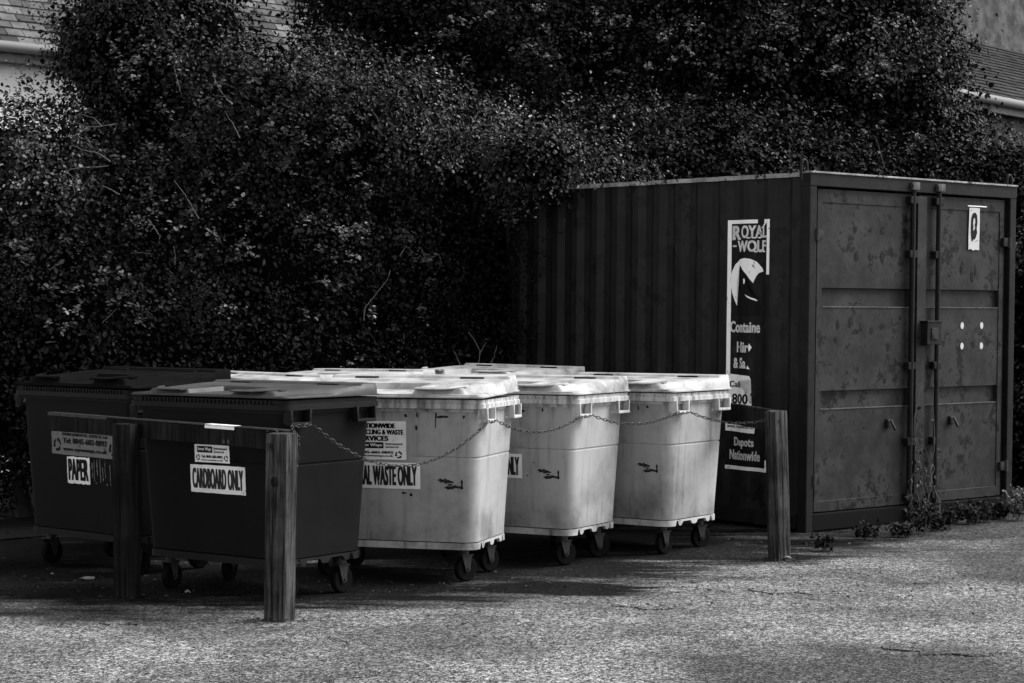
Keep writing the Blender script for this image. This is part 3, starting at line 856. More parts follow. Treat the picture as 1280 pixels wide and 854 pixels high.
# pale top edges: scalloped top rail and door header lip
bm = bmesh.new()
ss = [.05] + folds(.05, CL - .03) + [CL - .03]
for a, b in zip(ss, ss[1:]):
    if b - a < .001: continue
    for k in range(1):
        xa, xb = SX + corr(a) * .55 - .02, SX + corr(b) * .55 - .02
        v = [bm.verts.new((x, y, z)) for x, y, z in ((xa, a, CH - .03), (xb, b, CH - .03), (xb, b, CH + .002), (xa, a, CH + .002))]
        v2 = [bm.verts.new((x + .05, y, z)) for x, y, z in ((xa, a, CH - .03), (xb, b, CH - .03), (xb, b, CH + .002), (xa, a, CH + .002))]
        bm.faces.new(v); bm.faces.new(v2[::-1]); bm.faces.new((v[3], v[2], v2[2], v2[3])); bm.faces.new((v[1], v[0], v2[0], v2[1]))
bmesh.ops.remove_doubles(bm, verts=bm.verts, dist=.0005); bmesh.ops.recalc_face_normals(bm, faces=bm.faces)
obj('top_rail', bm, M['pale_edge'], con)
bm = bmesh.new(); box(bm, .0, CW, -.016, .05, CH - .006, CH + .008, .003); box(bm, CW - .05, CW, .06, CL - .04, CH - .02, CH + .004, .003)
obj('top_rail', bm, M['pale_edge'], con)
# doors
def door(x0, x1, hinge):
    """pressed door leaf with two shallow recessed bands"""
    bm = bmesh.new(); y = .030; z0, z1 = .145, CH - .115
    bands = ((1.645, 1.785), (.895, 1.03)); m = .055
    zs = [z0, z0 + .07] ; prof = []
    # frame of the leaf as a ring of boxes, panel face set back a little, bands set back further
    fr = .010
    prof = [(z0, 0), (z0 + .075, 0), (z0 + .078, .006), (bands[1][0] - .006, .006), (bands[1][0], .006), (bands[1][0] + .004, .034), (bands[1][1] - .004, .040), (bands[1][1], .006),
            (bands[0][0], .006), (bands[0][0] + .004, .034), (bands[0][1] - .004, .040), (bands[0][1], .006), (z1 - .10, .006), (z1 - .097, 0), (z1, 0)]
    xa, xb = x0 + m, x1 - m
    L_ = [[bm.verts.new((x, y + d, z)) for x in (xa, xb)] for z, d in prof]
    for a, b in zip(L_, L_[1:]): bm.faces.new((a[0], a[1], b[1], b[0]))
    box(bm, x0, xa, y, y + .05, z0, z1, .003); box(bm, xb, x1, y, y + .05, z0, z1, .003)
    box(bm, x0 + .004, x1 - .004, y + .045, y + .06, z0 + .005, z1 - .005)
    d = obj('door', bm, M['container_door'], con)
    for z in (bands[0][0], bands[1][0]):
        bm = bmesh.new(); box(bm, xa + .006, xb - .006, y + .000, y + .012, z - .004, z + .004, .001); obj('band_lip', bm, M['steel_edge'], d)
    bm = bmesh.new()
    gx = x0 - .018 if hinge < 0 else x1 + .018
    box(bm, gx - .016, gx + .016, y + .006, y + .03, z0 - .01, z1 + .01)
    obj('door_seal', bm, M['charcoal'], d)
    for z in (.38, 2.17):
        bm = bmesh.new(); hx_ = x0 - .035 if hinge < 0 else x1 + .035
        cyl(bm, (hx_, .004, z), (0, 0, 1), .018, .085, 12); box(bm, min(hx_, hx_ - hinge * .07), max(hx_, hx_ - hinge * .07), .0, .028, z - .034, z + .034, .004)
        obj('hinge', bm, M['container_door'], d, 40)
    return d
dL = door(.115, 1.225, -1); dR = door(1.265, CW - .115, 1)
bm = bmesh.new(); box(bm, 1.226, 1.264, .034, .06, .15, CH - .12); obj('centre_seal', bm, M['charcoal'], con)
for x, par in ((1.155, dL), (1.46, dR)):
    bm = bmesh.new(); cyl(bm, (x, -.004, (.13 + CH - .02) / 2), (0, 0, 1), .019, CH - .17, 12)
    rod = obj('lock_rod', bm, M['container_frame'], par, 40)
    for z in (.20, .62, 1.20, 2.05, CH - .16):
        bm = bmesh.new(); box(bm, x - .045, x + .045, -.018, .031, z - .028, z + .028, .006); obj('rod_guide', bm, M['container_frame'], rod)
    for z in (CH - .055, .085):
        bm = bmesh.new(); box(bm, x - .04, x + .04, -.035, .0, z - .03, z + .03, .006); cyl(bm, (x - .03, -.02, z + .012), (1, 0, 0), .016, .03, 10); obj('rod_cam', bm, M['steel_edge'] if z > 1 else M['container_frame'], rod, 40)
bm = bmesh.new(); box(bm, 1.205, 1.31, -.01, .03, .16, CH - .13, .004); obj('cover_strip', bm, M['container_door'], dR)
bm = bmesh.new(); box(bm, 1.255, 1.425, -.075, .03, 1.36, 1.53, .006); box(bm, 1.25, 1.43, -.08, .03, 1.53, 1.545, .003); lb = obj('lock_box', bm, M['container_frame'], dR)
bm = bmesh.new(); box(bm, 1.30, 1.38, -.082, -.07, 1.40, 1.49, .004); obj('lock_cover', bm, M['container_door'], lb)
for x, par in ((.93, dL), (1.68, dR)):
    bm = bmesh.new(); box(bm, x - .022, x + .022, .006, .04, .735, .80, .004)
    tube(bm, [(x, -.004, .79), (x - .004, -.022, .765), (x + .012, -.026, .735), (x + .03, -.022, .722)], .010, 8); obj('door_catch', bm, M['galvanised'], par, 40)
# lifting eyes
for x, y in ((-.015, .05), (CW - .03, .05)):
    bm = bmesh.new(); a0 = [Vector((x + .03 * math.cos(a * math.pi / 8), y, CH - .01 + .055 + .045 * math.sin(a * math.pi / 8))) for a in range(9)]
    tube(bm, [Vector((x + .03, y, CH - .06))] + a0 + [Vector((x - .03, y, CH - .06))], .012, 8); obj('lifting_eye', bm, M['container_frame'], con, 50)
t = NT('door_white', .5, .7, .2); t.color(t.mix(t.ramp(t.noise(40, 6, .7), .55, .70), .50, .22)); M['door_white'] = t.m
# stickers and marks on the doors
YD = .030
bm = bmesh.new(); r_ = random.Random(11)
pts = [(1.87, 2.10), (1.90, 2.108), (1.925, 2.095), (1.955, 2.102), (2.005, 2.10), (2.005, 2.2), (2.008, 2.32), (2.005, 2.43), (1.94, 2.432), (1.875, 2.43), (1.872, 2.3), (1.868, 2.2)]
f = poly(bm, [(x, z) for x, z in pts], YD - .004); bmesh.ops.triangulate(bm, faces=[f])
st = obj('notice', bm, M['door_white'], dR); st['label'] = 'white notice with a black smudged ring'
bm = bmesh.new()
out = [(1.905, 2.17), (1.915, 2.165), (1.93, 2.185), (1.945, 2.18), (1.96, 2.20), (1.975, 2.235), (1.968, 2.27), (1.978, 2.32), (1.97, 2.375), (1.945, 2.395), (1.915, 2.385), (1.898, 2.35), (1.893, 2.28), (1.895, 2.22)]
inn = [(1.925, 2.255), (1.928, 2.25), (1.934, 2.255), (1.94, 2.262), (1.948, 2.27), (1.947, 2.285), (1.94, 2.295), (1.95, 2.315), (1.948, 2.34), (1.942, 2.352), (1.932, 2.350), (1.925, 2.335), (1.922, 2.305), (1.928, 2.285)]
a = [bm.verts.new((x, YD - .0055, z)) for x, z in out]; b = [bm.verts.new((x, YD - .0055, z)) for x, z in inn]
for k in range(14): bm.faces.new((a[k], a[(k + 1) % 14], b[(k + 1) % 14], b[k]))
for x, z, q in ((1.975, 2.175, .006), (1.96, 2.165, .004), (1.90, 2.41, .004)): poly(bm, [(x + q * math.cos(k), z + q * math.sin(k)) for k in range(6)], YD - .0055)
obj('lettering', bm, M['ink'], st)
bm = bmesh.new(); box(bm, 1.855, 2.09, .024, .036, 2.440, 2.448); obj('holder_strip', bm, M['white_paint'], dR)
for x in (1.815, 2.06):
    for z in (1.505, 1.345):
        bm = bmesh.new(); poly(bm, [(x + .021 * math.cos(k * math.pi / 8) * r_.uniform(.9, 1.05), z + .027 * math.sin(k * math.pi / 8)) for k in range(16)], YD + .0025)
        obj('white_dot', bm, M['door_white'], dR)
def smudges(par, marks, seed, mat):
    r_ = random.Random(seed); bm = bmesh.new()
    for x, z, rx, rz in marks:
        n = 14; poly(bm, [(x + rx * math.cos(2 * math.pi * k / n) * r_.uniform(.5, 1.2), z + rz * math.sin(2 * math.pi * k / n) * r_.uniform(.6, 1.2)) for k in range(n)], YD + .0035)
    return obj('smudge', bm, mat, par)
t = NT('smudge', .012, .8, .1); t.color(t.mix(t.ramp(t.noise(45, 6, .8), .40, .60), .008, .026)); M['smudge'] = t.m
smudges(dL, [(.54, 2.22, .025, .03), (.71, 2.22, .022, .014), (.85, 2.22, .034, .03), (.55, 2.02, .024, .045), (.71, 2.02, .018, .03), (.85, 2.02, .03, .05),
             (.36, 1.52, .02, .04), (.50, 1.54, .03, .04), (.56, 1.46, .05, .02), (.62, 1.50, .03, .035), (.74, 1.47, .035, .03), (.86, 1.5, .04, .02), (.34, 1.40, .025, .03)], 21, M['smudge'])
smudges(dR, [(1.93, 1.90, .018, .06), (1.97, 1.93, .01, .05), (1.80, 1.95, .02, .05)], 22, M['smudge'])
# ---- hire company sign on the side wall, vinyl pressed into the corrugations
FAT = .04
# sign coordinates: a = distance from its left edge (to the right), z height; s = S1 - a
S0, S1 = .412, .845
def press(bm, off):
    """cut at the folds, then lay on the corrugated wall"""
    for f in folds(S0 - .02, S1 + .02):
        bmesh.ops.bisect_plane(bm, geom=list(bm.verts) + list(bm.edges) + list(bm.faces), plane_co=(S1 - f, 0, 0), plane_no=(1, 0, 0), dist=.00005)
    for v in bm.verts:
        s = S1 - v.co.x; z = v.co.z; v.co = Vector((SX + corr(s) - off, s, z))
W_ = S1 - S0
sign = bmesh.new(); rect(sign, 0, W_, .405, 2.29); press(sign, .0015)
t = NT('sign_vinyl', .006, .55, .15); t.color(t.mix(t.ramp(t.noise(12, 6, .7), .5, .7), .006, .018)); M['sign_vinyl'] = t.m
sg = obj('sign', sign, M['sign_vinyl'], con); sg['label'] = 'peeling hire company sign with white lettering and howling wolf emblem'
bm = bmesh.new()
rect(bm, 0, .034, 1.12, 2.29); rect(bm, .034, .30, 2.262, 2.29); rect(bm, .37, W_, 2.262, 2.29); rect(bm, W_ - .030, W_, 1.88, 2.262)
poly(bm, [(.335, 2.225), (.35, 2.225), (.395, 2.262), (.372, 2.262)])
rect(bm, .0, W_, .410, .438); rect(bm, W_ - .022, W_, .438, .50)
def word_row(bm, first, rest, x0, x1, z0, z1, big):
    """small capitals: a tall first letter, then the rest"""
    words(bm, first, w=big, h=(z1 - z0) * 1.12, bold=.022, cx=x0 + big / 2, cz=(z0 + z1) / 2 - .004); words(bm, rest, w=x1 - x0 - big - .012, h=z1 - z0, bold=.022, cx=(x0 + big + .012 + x1) / 2, cz=(z0 + z1) / 2 + .003)
word_row(bm, 'R', 'OYAL', .045, .398, 2.150, 2.245, .085); words(bm, '-', w=.035, h=.014, cx=.065, cz=2.095); words(bm, 'WOLF', w=.295, h=.085, bold=.022, cx=.245, cz=2.093)
# serif feet under the name
for x0, x1, z in ((.045, .075, 2.147), (.105, .135, 2.147), (.200, .240, 2.150), (.252, .285, 2.150), (.305, .335, 2.150), (.315, .345, 2.047), (.27, .30, 2.047), (.355, .385, 2.047)): rect(bm, x0, x1, z, z + .009)
SA = lambda pts: [((x - 75) * .0017, 2.29 - (y - 85) * .001195) for x, y in pts]
f = poly(bm, SA([(180, 325), (215, 330), (250, 350), (280, 385), (292, 408), (262, 418), (245, 440), (235, 462), (230, 482), (210, 455), (190, 425), (168, 398), (152, 372), (143, 385), (140, 410), (135, 440), (130, 480), (130, 560), (132, 625), (118, 595), (100, 540), (90, 470), (98, 410), (118, 365), (150, 332)]))
bmesh.ops.triangulate(bm, faces=[f])
words(bm, 'Containe', w=.305, h=.085, bold=.024, cx=.182, cz=1.487); words(bm, 'Hir', w=.125, h=.080, bold=.024, cx=.165, cz=1.335); words(bm, '& Sa', w=.135, h=.082, bold=.024, cx=.135, cz=1.215)
poly(bm, [(.235, 1.30), (.26, 1.335), (.235, 1.365), (.228, 1.335)]); poly(bm, [(.212, 1.172), (.245, 1.172), (.222, 1.20)])
poly(bm, [(.02, 1.07), (.02, 1.13), (.24, 1.12), (.255, 1.095), (.16, 1.085), (.15, 1.045), (.13, 1.03), (.225, 1.005), (.215, .95), (.265, .905), (.25, .885), (.02, .885)])
poly(bm, [(.0, .700), (.29, .690), (.30, .755), (.27, .768), (.0, .768)])
words(bm, 'Depots', w=.20, h=.085, bold=.024, cx=.185, cz=.612); words(bm, 'Nationwide', w=.31, h=.075, bold=.024, cx=.195, cz=.522)
bmesh.ops.triangulate(bm, faces=[f for f in bm.faces if len(f.verts) > 4])
press(bm, .003); obj('lettering', bm, M['white_paint'], sg)
bm = bmesh.new()
f = poly(bm, SA([(152, 370), (168, 396), (190, 423), (211, 453), (231, 482), (226, 520), (216, 545), (250, 570), (262, 600), (275, 630), (275, 688), (130, 688), (135, 640), (138, 575), (150, 525), (162, 503), (152, 450), (160, 412), (146, 396)]))
bmesh.ops.triangulate(bm, faces=[f])
words(bm, '1800', w=.21, h=.075, bold=.018, cx=.125, cz=.945); words(bm, 'Call', w=.12, h=.045, bold=.018, cx=.09, cz=1.055)
words(bm, 'www.royalwolf.co', w=.27, h=.036, bold=.014, cx=.15, cz=.733)
press(bm, .0045); obj('emblem', bm, M['ink'], sg)
bm = bmesh.new()
poly(bm, SA([(176, 456), (183, 452), (187, 470), (183, 487), (177, 485)])); poly(bm, SA([(185, 553), (200, 560), (225, 574), (245, 580), (258, 590), (252, 594), (225, 584), (200, 570)]))
bmesh.ops.triangulate(bm, faces=[f for f in bm.faces if len(f.verts) > 4])
press(bm, .006); obj('emblem_highlight', bm, M['white_paint'], sg)

# ------------------------------------------------------------------ foliage
def leaves_object(name, centres, normals, size, mat, seed, parent=None, per=10, spread=.075, jitter=.6, aspect=.62):
    """centres: sprig centres (n,3); normals: growth direction of each; makes ovate folded leaves"""
    g = np.random.default_rng(seed); n = len(centres)
    c = np.repeat(centres, per, 0); nn = np.repeat(normals, per, 0); m = len(c)
    c = c + g.normal(0, spread, (m, 3)) * g.uniform(.5, 1.5, (m, 1)) * np.array([1, 1, .8])
    nv = nn + g.normal(0, jitter, (m, 3)); nv[:, 2] += .35
    nv /= np.linalg.norm(nv, axis=1)[:, None]
    rv = g.normal(0, 1, (m, 3)); tx = np.cross(nv, rv); tx /= np.linalg.norm(tx, axis=1)[:, None] + 1e-9
    ty = np.cross(nv, tx); s = (size * g.uniform(.5, 1.25, m))[:, None]
    # base, L1, L2, tip, R2, R1
    sh = [(-.5, 0, 0), (-.2, aspect * .5, .10), (.18, aspect * .42, .08), (.5, 0, -.06), (.18, -aspect * .42, .08), (-.2, -aspect * .5, .10)]
    V = np.empty((m, 6, 3))
    for i, (a, b, d) in enumerate(sh): V[:, i] = c + s * (tx * a + ty * b + nv * d)
    me = bpy.data.meshes.new(name)
    me.vertices.add(m * 6); me.vertices.foreach_set('co', V.reshape(-1).astype(np.float32))
    base = (np.arange(m) * 6)[:, None]
    loops = (base + np.array([0, 1, 2, 3, 0, 3, 4, 5])[None]).reshape(-1)
    me.loops.add(m * 8); me.loops.foreach_set('vertex_index', loops.astype(np.int32))
    me.polygons.add(m * 2); me.polygons.foreach_set('loop_start', (np.arange(m * 2) * 4).astype(np.int32)); me.polygons.foreach_set('loop_total', np.full(m * 2, 4, np.int32))
    me.update(); me.validate()
    o = bpy.data.objects.new(name, me); COL.objects.link(o); me.materials.append(mat)
    if parent: o.parent = parent; 
    return o
DK = 1.55
def shell_points(blobs, dens, seed, inner=.55, thick=.16, holes=.42, nscale=1.1, backcut=.45):
    """sprig centres near the lumpy surface of the blobs; patches of the noise field are left open"""
    r_ = random.Random(seed); C, N = [], []
    for (cx, cy, cz, rx, ry, rz) in blobs:
        area = 4 * math.pi * ((rx * ry) ** 1.6 / 3 + (rx * rz) ** 1.6 / 3 + (ry * rz) ** 1.6 / 3) ** (1 / 1.6)
        for _ in range(int(area * dens * DK)):
            z = r_.uniform(-1, 1); a = r_.uniform(0, 2 * math.pi); q = math.sqrt(1 - z * z); d = Vector((q * math.cos(a), q * math.sin(a), z))
            if d.y > backcut: continue
            p = Vector((cx + d.x * rx, cy + d.y * ry, cz + d.z * rz))
            nz = noise.noise(p * nscale * 1.6 + Vector((seed, 0, 0))); n2 = noise.noise(p * 4.2 + Vector((0, seed, 0)))
            if .5 + n2 * .65 + nz * .55 < holes * r_.uniform(.7, 1.3): continue
            f = 1 + .32 * nz + .12 * n2 - abs(r_.gauss(0, thick))
            p = Vector((cx + d.x * rx * f, cy + d.y * ry * f, cz + d.z * rz * f))
            if p.z < .03: continue
            # skip points deep within another blob
            deep = False
            for (ax, ay, az, bx, by, bz) in blobs:
                if ((p.x - ax) / bx) ** 2 + ((p.y - ay) / by) ** 2 + ((p.z - az) / bz) ** 2 < inner ** 2: deep = True; break
            if deep: continue
            nn_ = Vector((d.x / rx, d.y / ry, d.z / rz)).normalized(); C.append(p); N.append(nn_)
            if r_.random() < .035 and nz > -.1:          # a young shoot standing out of the surface
                dr = (nn_ + Vector((r_.uniform(-.6, .6), r_.uniform(-.4, .2), r_.uniform(-.2, .9)))).normalized(); l_ = r_.uniform(.12, .42)
                for q_ in range(int(l_ / .05)):
                    C.append(p + dr * .05 * (q_ + 1) + Vector((0, 0, -.3 * (.05 * q_) ** 2))); N.append((dr + nn_).normalized())
    return np.array([tuple(c) for c in C]), np.array([tuple(c) for c in N])
def core_mesh(blobs, k=.72):
    bm = bmesh.new()
    for (cx, cy, cz, rx, ry, rz) in blobs:
        r = bmesh.ops.create_icosphere(bm, subdivisions=3, radius=1)
        for v in r['verts']:
            d = v.co.copy(); f = k * (1 + .35 * noise.noise(d * 2.3 + Vector((cx, cy, cz))) + .15 * noise.noise(d * 7))
            v.co = Vector((cx + d.x * rx * f, cy + d.y * ry * f, max(cz + d.z * rz * f, .02)))
    return bm
def branches(root, base, targets, r0, seed, name='trunk', mat=None):
    r_ = random.Random(seed); bm = bmesh.new(); base = Vector(base)
    top = sum((Vector(t_) for t_ in targets), Vector()) / len(targets); mid = base.lerp(top, .55) + Vector((r_.uniform(-.1, .1), r_.uniform(-.1, .1), 0))
    tube(bm, [base, base.lerp(mid, .5) + Vector((r_.uniform(-.08, .08), 0, 0)), mid], [r0, r0 * .8, r0 * .62], 9)
    for t_ in targets:
        t_ = Vector(t_); pts = [mid]; n = 5
        for k in range(1, n + 1): pts.append(mid.lerp(t_, k / n) + Vector((r_.uniform(-.08, .08), r_.uniform(-.08, .08), r_.uniform(-.05, .1))))
        tube(bm, pts, [r0 * .5 * (1 - .8 * k / n) for k in range(n + 1)], 7)
    return obj(name, bm, mat or M['bark'], root, 60)
def plant(name, cat, label, blobs, dens, size, mat, seed, base=None, r0=.07, per=10, core=.7, group=None, extra=None, **kw):
    bx = [b for b in blobs]; cx = sum(b[0] for b in bx) / len(bx); cy = sum(b[1] for b in bx) / len(bx)
    base = Vector(base or (cx, cy + .1, 0)); root = empty(name, base); tag(root, label, cat, group)
    C, N = shell_points(blobs, dens, seed, **kw); inv = np.array(tuple(base))
    crown = leaves_object('crown' if cat == 'tree' else 'foliage', C - inv, N, size, mat, seed, root, per=per)
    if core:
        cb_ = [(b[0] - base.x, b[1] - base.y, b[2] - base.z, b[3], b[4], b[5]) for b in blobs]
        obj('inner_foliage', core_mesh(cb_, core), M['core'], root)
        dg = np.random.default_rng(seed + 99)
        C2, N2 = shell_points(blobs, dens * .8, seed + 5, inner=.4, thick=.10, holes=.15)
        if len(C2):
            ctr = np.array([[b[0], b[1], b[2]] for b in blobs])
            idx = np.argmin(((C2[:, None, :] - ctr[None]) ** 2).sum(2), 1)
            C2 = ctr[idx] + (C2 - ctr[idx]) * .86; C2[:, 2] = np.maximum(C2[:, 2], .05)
            leaves_object('inner_leaves', C2 - inv, N2, size * 1.5, M['leaf_dark'], seed + 7, root, per=max(4, per // 2), spread=.12, jitter=.8)  # darker leaf colour paints the shade inside the plant
    branches(root, (0, 0, 0), [Vector((b[0], b[1], b[2])) - base for b in blobs], r0, seed, 'trunk' if cat == 'tree' else 'stem')
    return root
def B(px, py, D, rx, ry, rz):
    p = P(px, py, D); return (p.x, p.y, p.z, rx, ry, rz)

SZ = .034
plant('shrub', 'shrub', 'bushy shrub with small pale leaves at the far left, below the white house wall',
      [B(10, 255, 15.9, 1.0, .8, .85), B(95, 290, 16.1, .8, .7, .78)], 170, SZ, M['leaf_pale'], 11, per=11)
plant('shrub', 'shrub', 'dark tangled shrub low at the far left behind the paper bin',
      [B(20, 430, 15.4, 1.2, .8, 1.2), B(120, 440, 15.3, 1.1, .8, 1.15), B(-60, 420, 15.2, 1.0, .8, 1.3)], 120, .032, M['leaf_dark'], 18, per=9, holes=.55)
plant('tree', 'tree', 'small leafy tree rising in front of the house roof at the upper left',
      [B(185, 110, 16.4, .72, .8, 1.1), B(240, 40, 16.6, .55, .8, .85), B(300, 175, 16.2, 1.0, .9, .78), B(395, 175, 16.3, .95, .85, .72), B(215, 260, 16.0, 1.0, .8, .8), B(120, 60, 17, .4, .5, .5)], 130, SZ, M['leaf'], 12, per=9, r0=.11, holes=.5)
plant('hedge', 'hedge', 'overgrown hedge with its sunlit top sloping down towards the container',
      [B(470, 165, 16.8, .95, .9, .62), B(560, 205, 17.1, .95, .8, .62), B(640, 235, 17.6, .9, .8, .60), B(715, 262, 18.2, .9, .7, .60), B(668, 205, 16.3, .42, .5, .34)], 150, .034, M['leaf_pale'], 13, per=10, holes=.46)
plant('shrub', 'shrub', 'deep shaded ivy-like underside of the hedge, shade put into its leaf colour, behind the bins',
      [B(300, 330, 16.0, 1.1, .8, .95), B(430, 330, 16.5, 1.1, .8, 1.0), B(530, 350, 17.0, 1.1, .7, 1.0), B(640, 330, 17.6, 1.0, .7, .95), B(710, 370, 18.2, .9, .6, 1.0), B(210, 440, 15.7, 1.1, .7, 1.0), B(340, 470, 15.9, 1.2, .7, .9), B(470, 480, 16.6, 1.2, .7, .9), B(610, 430, 17.4, .8, .6, 1.2)], 100, .032, M['leaf_dark'], 19, per=9, holes=.60)  # shade low in the hedge is put into these darker leaves
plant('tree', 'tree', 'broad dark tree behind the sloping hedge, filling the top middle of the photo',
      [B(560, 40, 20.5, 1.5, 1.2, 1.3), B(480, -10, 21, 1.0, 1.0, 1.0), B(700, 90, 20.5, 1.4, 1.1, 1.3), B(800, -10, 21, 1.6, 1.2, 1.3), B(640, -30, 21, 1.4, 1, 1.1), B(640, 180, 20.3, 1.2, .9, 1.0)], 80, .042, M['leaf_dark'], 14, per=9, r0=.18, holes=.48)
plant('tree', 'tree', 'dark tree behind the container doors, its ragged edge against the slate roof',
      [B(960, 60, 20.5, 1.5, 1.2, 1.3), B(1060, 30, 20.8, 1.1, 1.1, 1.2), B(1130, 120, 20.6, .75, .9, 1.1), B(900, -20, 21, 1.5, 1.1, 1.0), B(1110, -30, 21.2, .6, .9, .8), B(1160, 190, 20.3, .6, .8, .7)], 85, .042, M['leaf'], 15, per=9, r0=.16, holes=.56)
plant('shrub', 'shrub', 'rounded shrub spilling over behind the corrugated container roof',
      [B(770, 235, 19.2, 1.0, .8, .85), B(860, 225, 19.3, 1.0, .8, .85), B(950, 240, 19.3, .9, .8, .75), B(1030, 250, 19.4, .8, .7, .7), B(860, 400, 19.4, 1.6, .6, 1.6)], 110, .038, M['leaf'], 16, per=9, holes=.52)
plant('shrub', 'shrub', 'dark shrub to the right of the container doors, below the slate roof',
      [B(1120, 260, 19.5, .8, .6, .8), B(1215, 255, 19.6, .7, .6, .75), B(1290, 260, 19.6, .7, .7, .8), B(1300, 420, 18.9, .55, .6, 1.4), B(1285, 560, 18.4, .5, .5, .7), B(1360, 480, 18.8, .8, .7, 1.3)], 100, .038, M['leaf'], 17, per=9, holes=.55)

# sprigs of larger pale leaves poking out of the shaded thicket, each part of its shrub
def sprigs(match, boxes, seed, size, mat, D0):
    root = [o for o in bpy.data.objects if o.get('label', '').startswith(match)][0]; r_ = random.Random(seed); C, N = [], []
    for (x0, x1, y0, y1, n, Dm) in boxes:
        for _ in range(n):
            x, y = r_.uniform(x0, x1), r_.uniform(y0, y1); c = P(x, y, Dm + r_.uniform(-.1, .15)) - root.location; d = Vector((r_.uniform(-1, 1), r_.uniform(-1, -.2), r_.uniform(-.3, 1))).normalized()
            for q in range(r_.randint(3, 9)): C.append(tuple(c + d * .028 * q + Vector((0, 0, -.0014 * q * q)))); N.append(tuple((d * .3 + Vector((0, -.4, .8))).normalized()))
    leaves_object('foliage', np.array(C), np.array(N), size, mat, seed, root, per=3, spread=.022, jitter=.45)
M['leaf_sprig'] = leafm('leaf_sprig', .02, .21, .5, .15)
sprigs('dark tangled shrub', [(20, 170, 300, 420, 13, 14.25), (0, 60, 230, 330, 6, 14.3)], 51, .038, M['leaf_sprig'], 14)
sprigs('deep shaded ivy', [(160, 330, 260, 400, 18, 14.75), (340, 470, 200, 330, 16, 15.3), (330, 470, 340, 450, 7, 15.0), (470, 560, 250, 440, 7, 15.8)], 52, .038, M['leaf_sprig'], 14)
sprigs('small leafy tree', [(110, 330, 60, 250, 46, 15.25), (330, 450, 90, 200, 26, 15.35)], 53, .040, M['leaf_sprig'], 15)
sprigs('dark tree behind', [(860, 1180, 20, 200, 50, 18.95)], 54, .045, M['leaf_sprig'], 15)
sprigs('broad dark tree', [(500, 840, 5, 90, 30, 18.9)], 55, .045, M['leaf_sprig'], 15)
# long pale shoots and bare twigs standing out of the hedge
def shoot(pts_px, D, r, name='shoot'):
    bm = bmesh.new(); n = len(pts_px)
    tube(bm, [P(x, y, D) for x, y in pts_px], [r * (1 - .6 * k / (n - 1)) for k in range(n)], 6)
    return bm
def bare_branch(label, strands, D):
    c = P(strands[0][0][0], strands[0][0][1], D); bm = bmesh.new(); r_ = random.Random(len(strands[0]) + int(c.x * 10))
    for i, s in enumerate(strands):
        pts = []
        for k in range(len(s) - 1):
            for q in range(4):
                t_ = q / 4; pts.append(P(s[k][0] + (s[k + 1][0] - s[k][0]) * t_ + r_.uniform(-.5, .5), s[k][1] + (s[k + 1][1] - s[k][1]) * t_ + r_.uniform(-.5, .5), D + .04 * i + r_.uniform(-.015, .015)) - c)
        pts.append(P(s[-1][0], s[-1][1], D + .04 * i) - c)
        cp = Vector((0, 0, CAMZ)); pts = [(pts[0] + c - cp) * 1.05 + cp - c] + pts
        n = len(pts); tube(bm, pts, [.0052 * (1 - .6 * k / (n - 1)) for k in range(n)], 5)
    o = obj('bare_branch', bm, M['twig'], None, 60); o.location = c; return tag(o, label, 'branch', 'bare branches sticking out of the greenery')
bare_branch('cluster of bare pale twigs in the shrub at the far left', [[(145, 155), (128, 158), (110, 160), (92, 153)], [(128, 158), (118, 148), (100, 143)], [(110, 160), (98, 168), (88, 172)], [(138, 202), (122, 191), (105, 188), (90, 182)], [(135, 208), (118, 209), (100, 210), (82, 214), (92, 222)], [(146, 157), (142, 168)], [(150, 243), (136, 236), (124, 230), (113, 222)], [(94, 244), (92, 230)]], 14.75)
bare_branch('short thick broken stick slanting down in the dark leaves at the left', [[(249, 273), (241, 260), (233, 246), (227, 237), (218, 226)]], 14.9)
bare_branch('long curved shoot arching in the upper left leaves', [[(226, 114), (222, 100), (219, 88), (220, 76)]], 15.3)
bare_branch('forked pale shoot bending through the leaves below the slate roof', [[(300, 172), (292, 156), (283, 142)], [(290, 131), (278, 117), (270, 102), (266, 90)], [(291, 130), (281, 121), (270, 120)]], 15.1)
bare_branch('thin shoot hanging at the left end of the sunlit hedge top', [[(476, 157), (470, 145), (460, 134), (450, 122)]], 15.7)
bare_branch('small upright forked twig behind the lids of the white bins', [[(598, 458), (600, 440), (595, 428), (585, 415)], [(600, 440), (608, 428)], [(575, 456), (570, 444), (566, 437)], [(612, 456), (618, 446), (621, 432)]], 15.9)
bare_branch('thin twig dangling above the left container door', [[(1105, 210), (1100, 190), (1093, 170)]], 18.2)
bare_branch('crooked branch low in the dark middle of the hedge', [[(455, 400), (456, 385), (470, 368), (484, 350), (488, 338)], [(500, 320), (508, 308)]], 15.5)

bare_branch('small forked twig hanging in the leaves above the far timber post', [[(185, 274), (193, 284), (200, 296), (199, 304)], [(193, 284), (188, 290)]], 15.0)
bare_branch('short pale twigs lying level in the leaves right of the thick stick', [[(164, 317), (178, 316), (192, 318)], [(219, 330), (219, 318), (217, 308)], [(206, 334), (216, 342), (224, 352)]], 15.0)
bare_branch('thin bent twig low in the left shrub above the paper bin', [[(128, 404), (136, 396), (146, 386)], [(58, 428), (70, 427)]], 14.6)
bare_branch('loose twiggy stems in the dark hollow left of the container', [[(470, 430), (462, 415), (450, 405)], [(540, 322), (548, 318), (552, 330)]], 16.0)
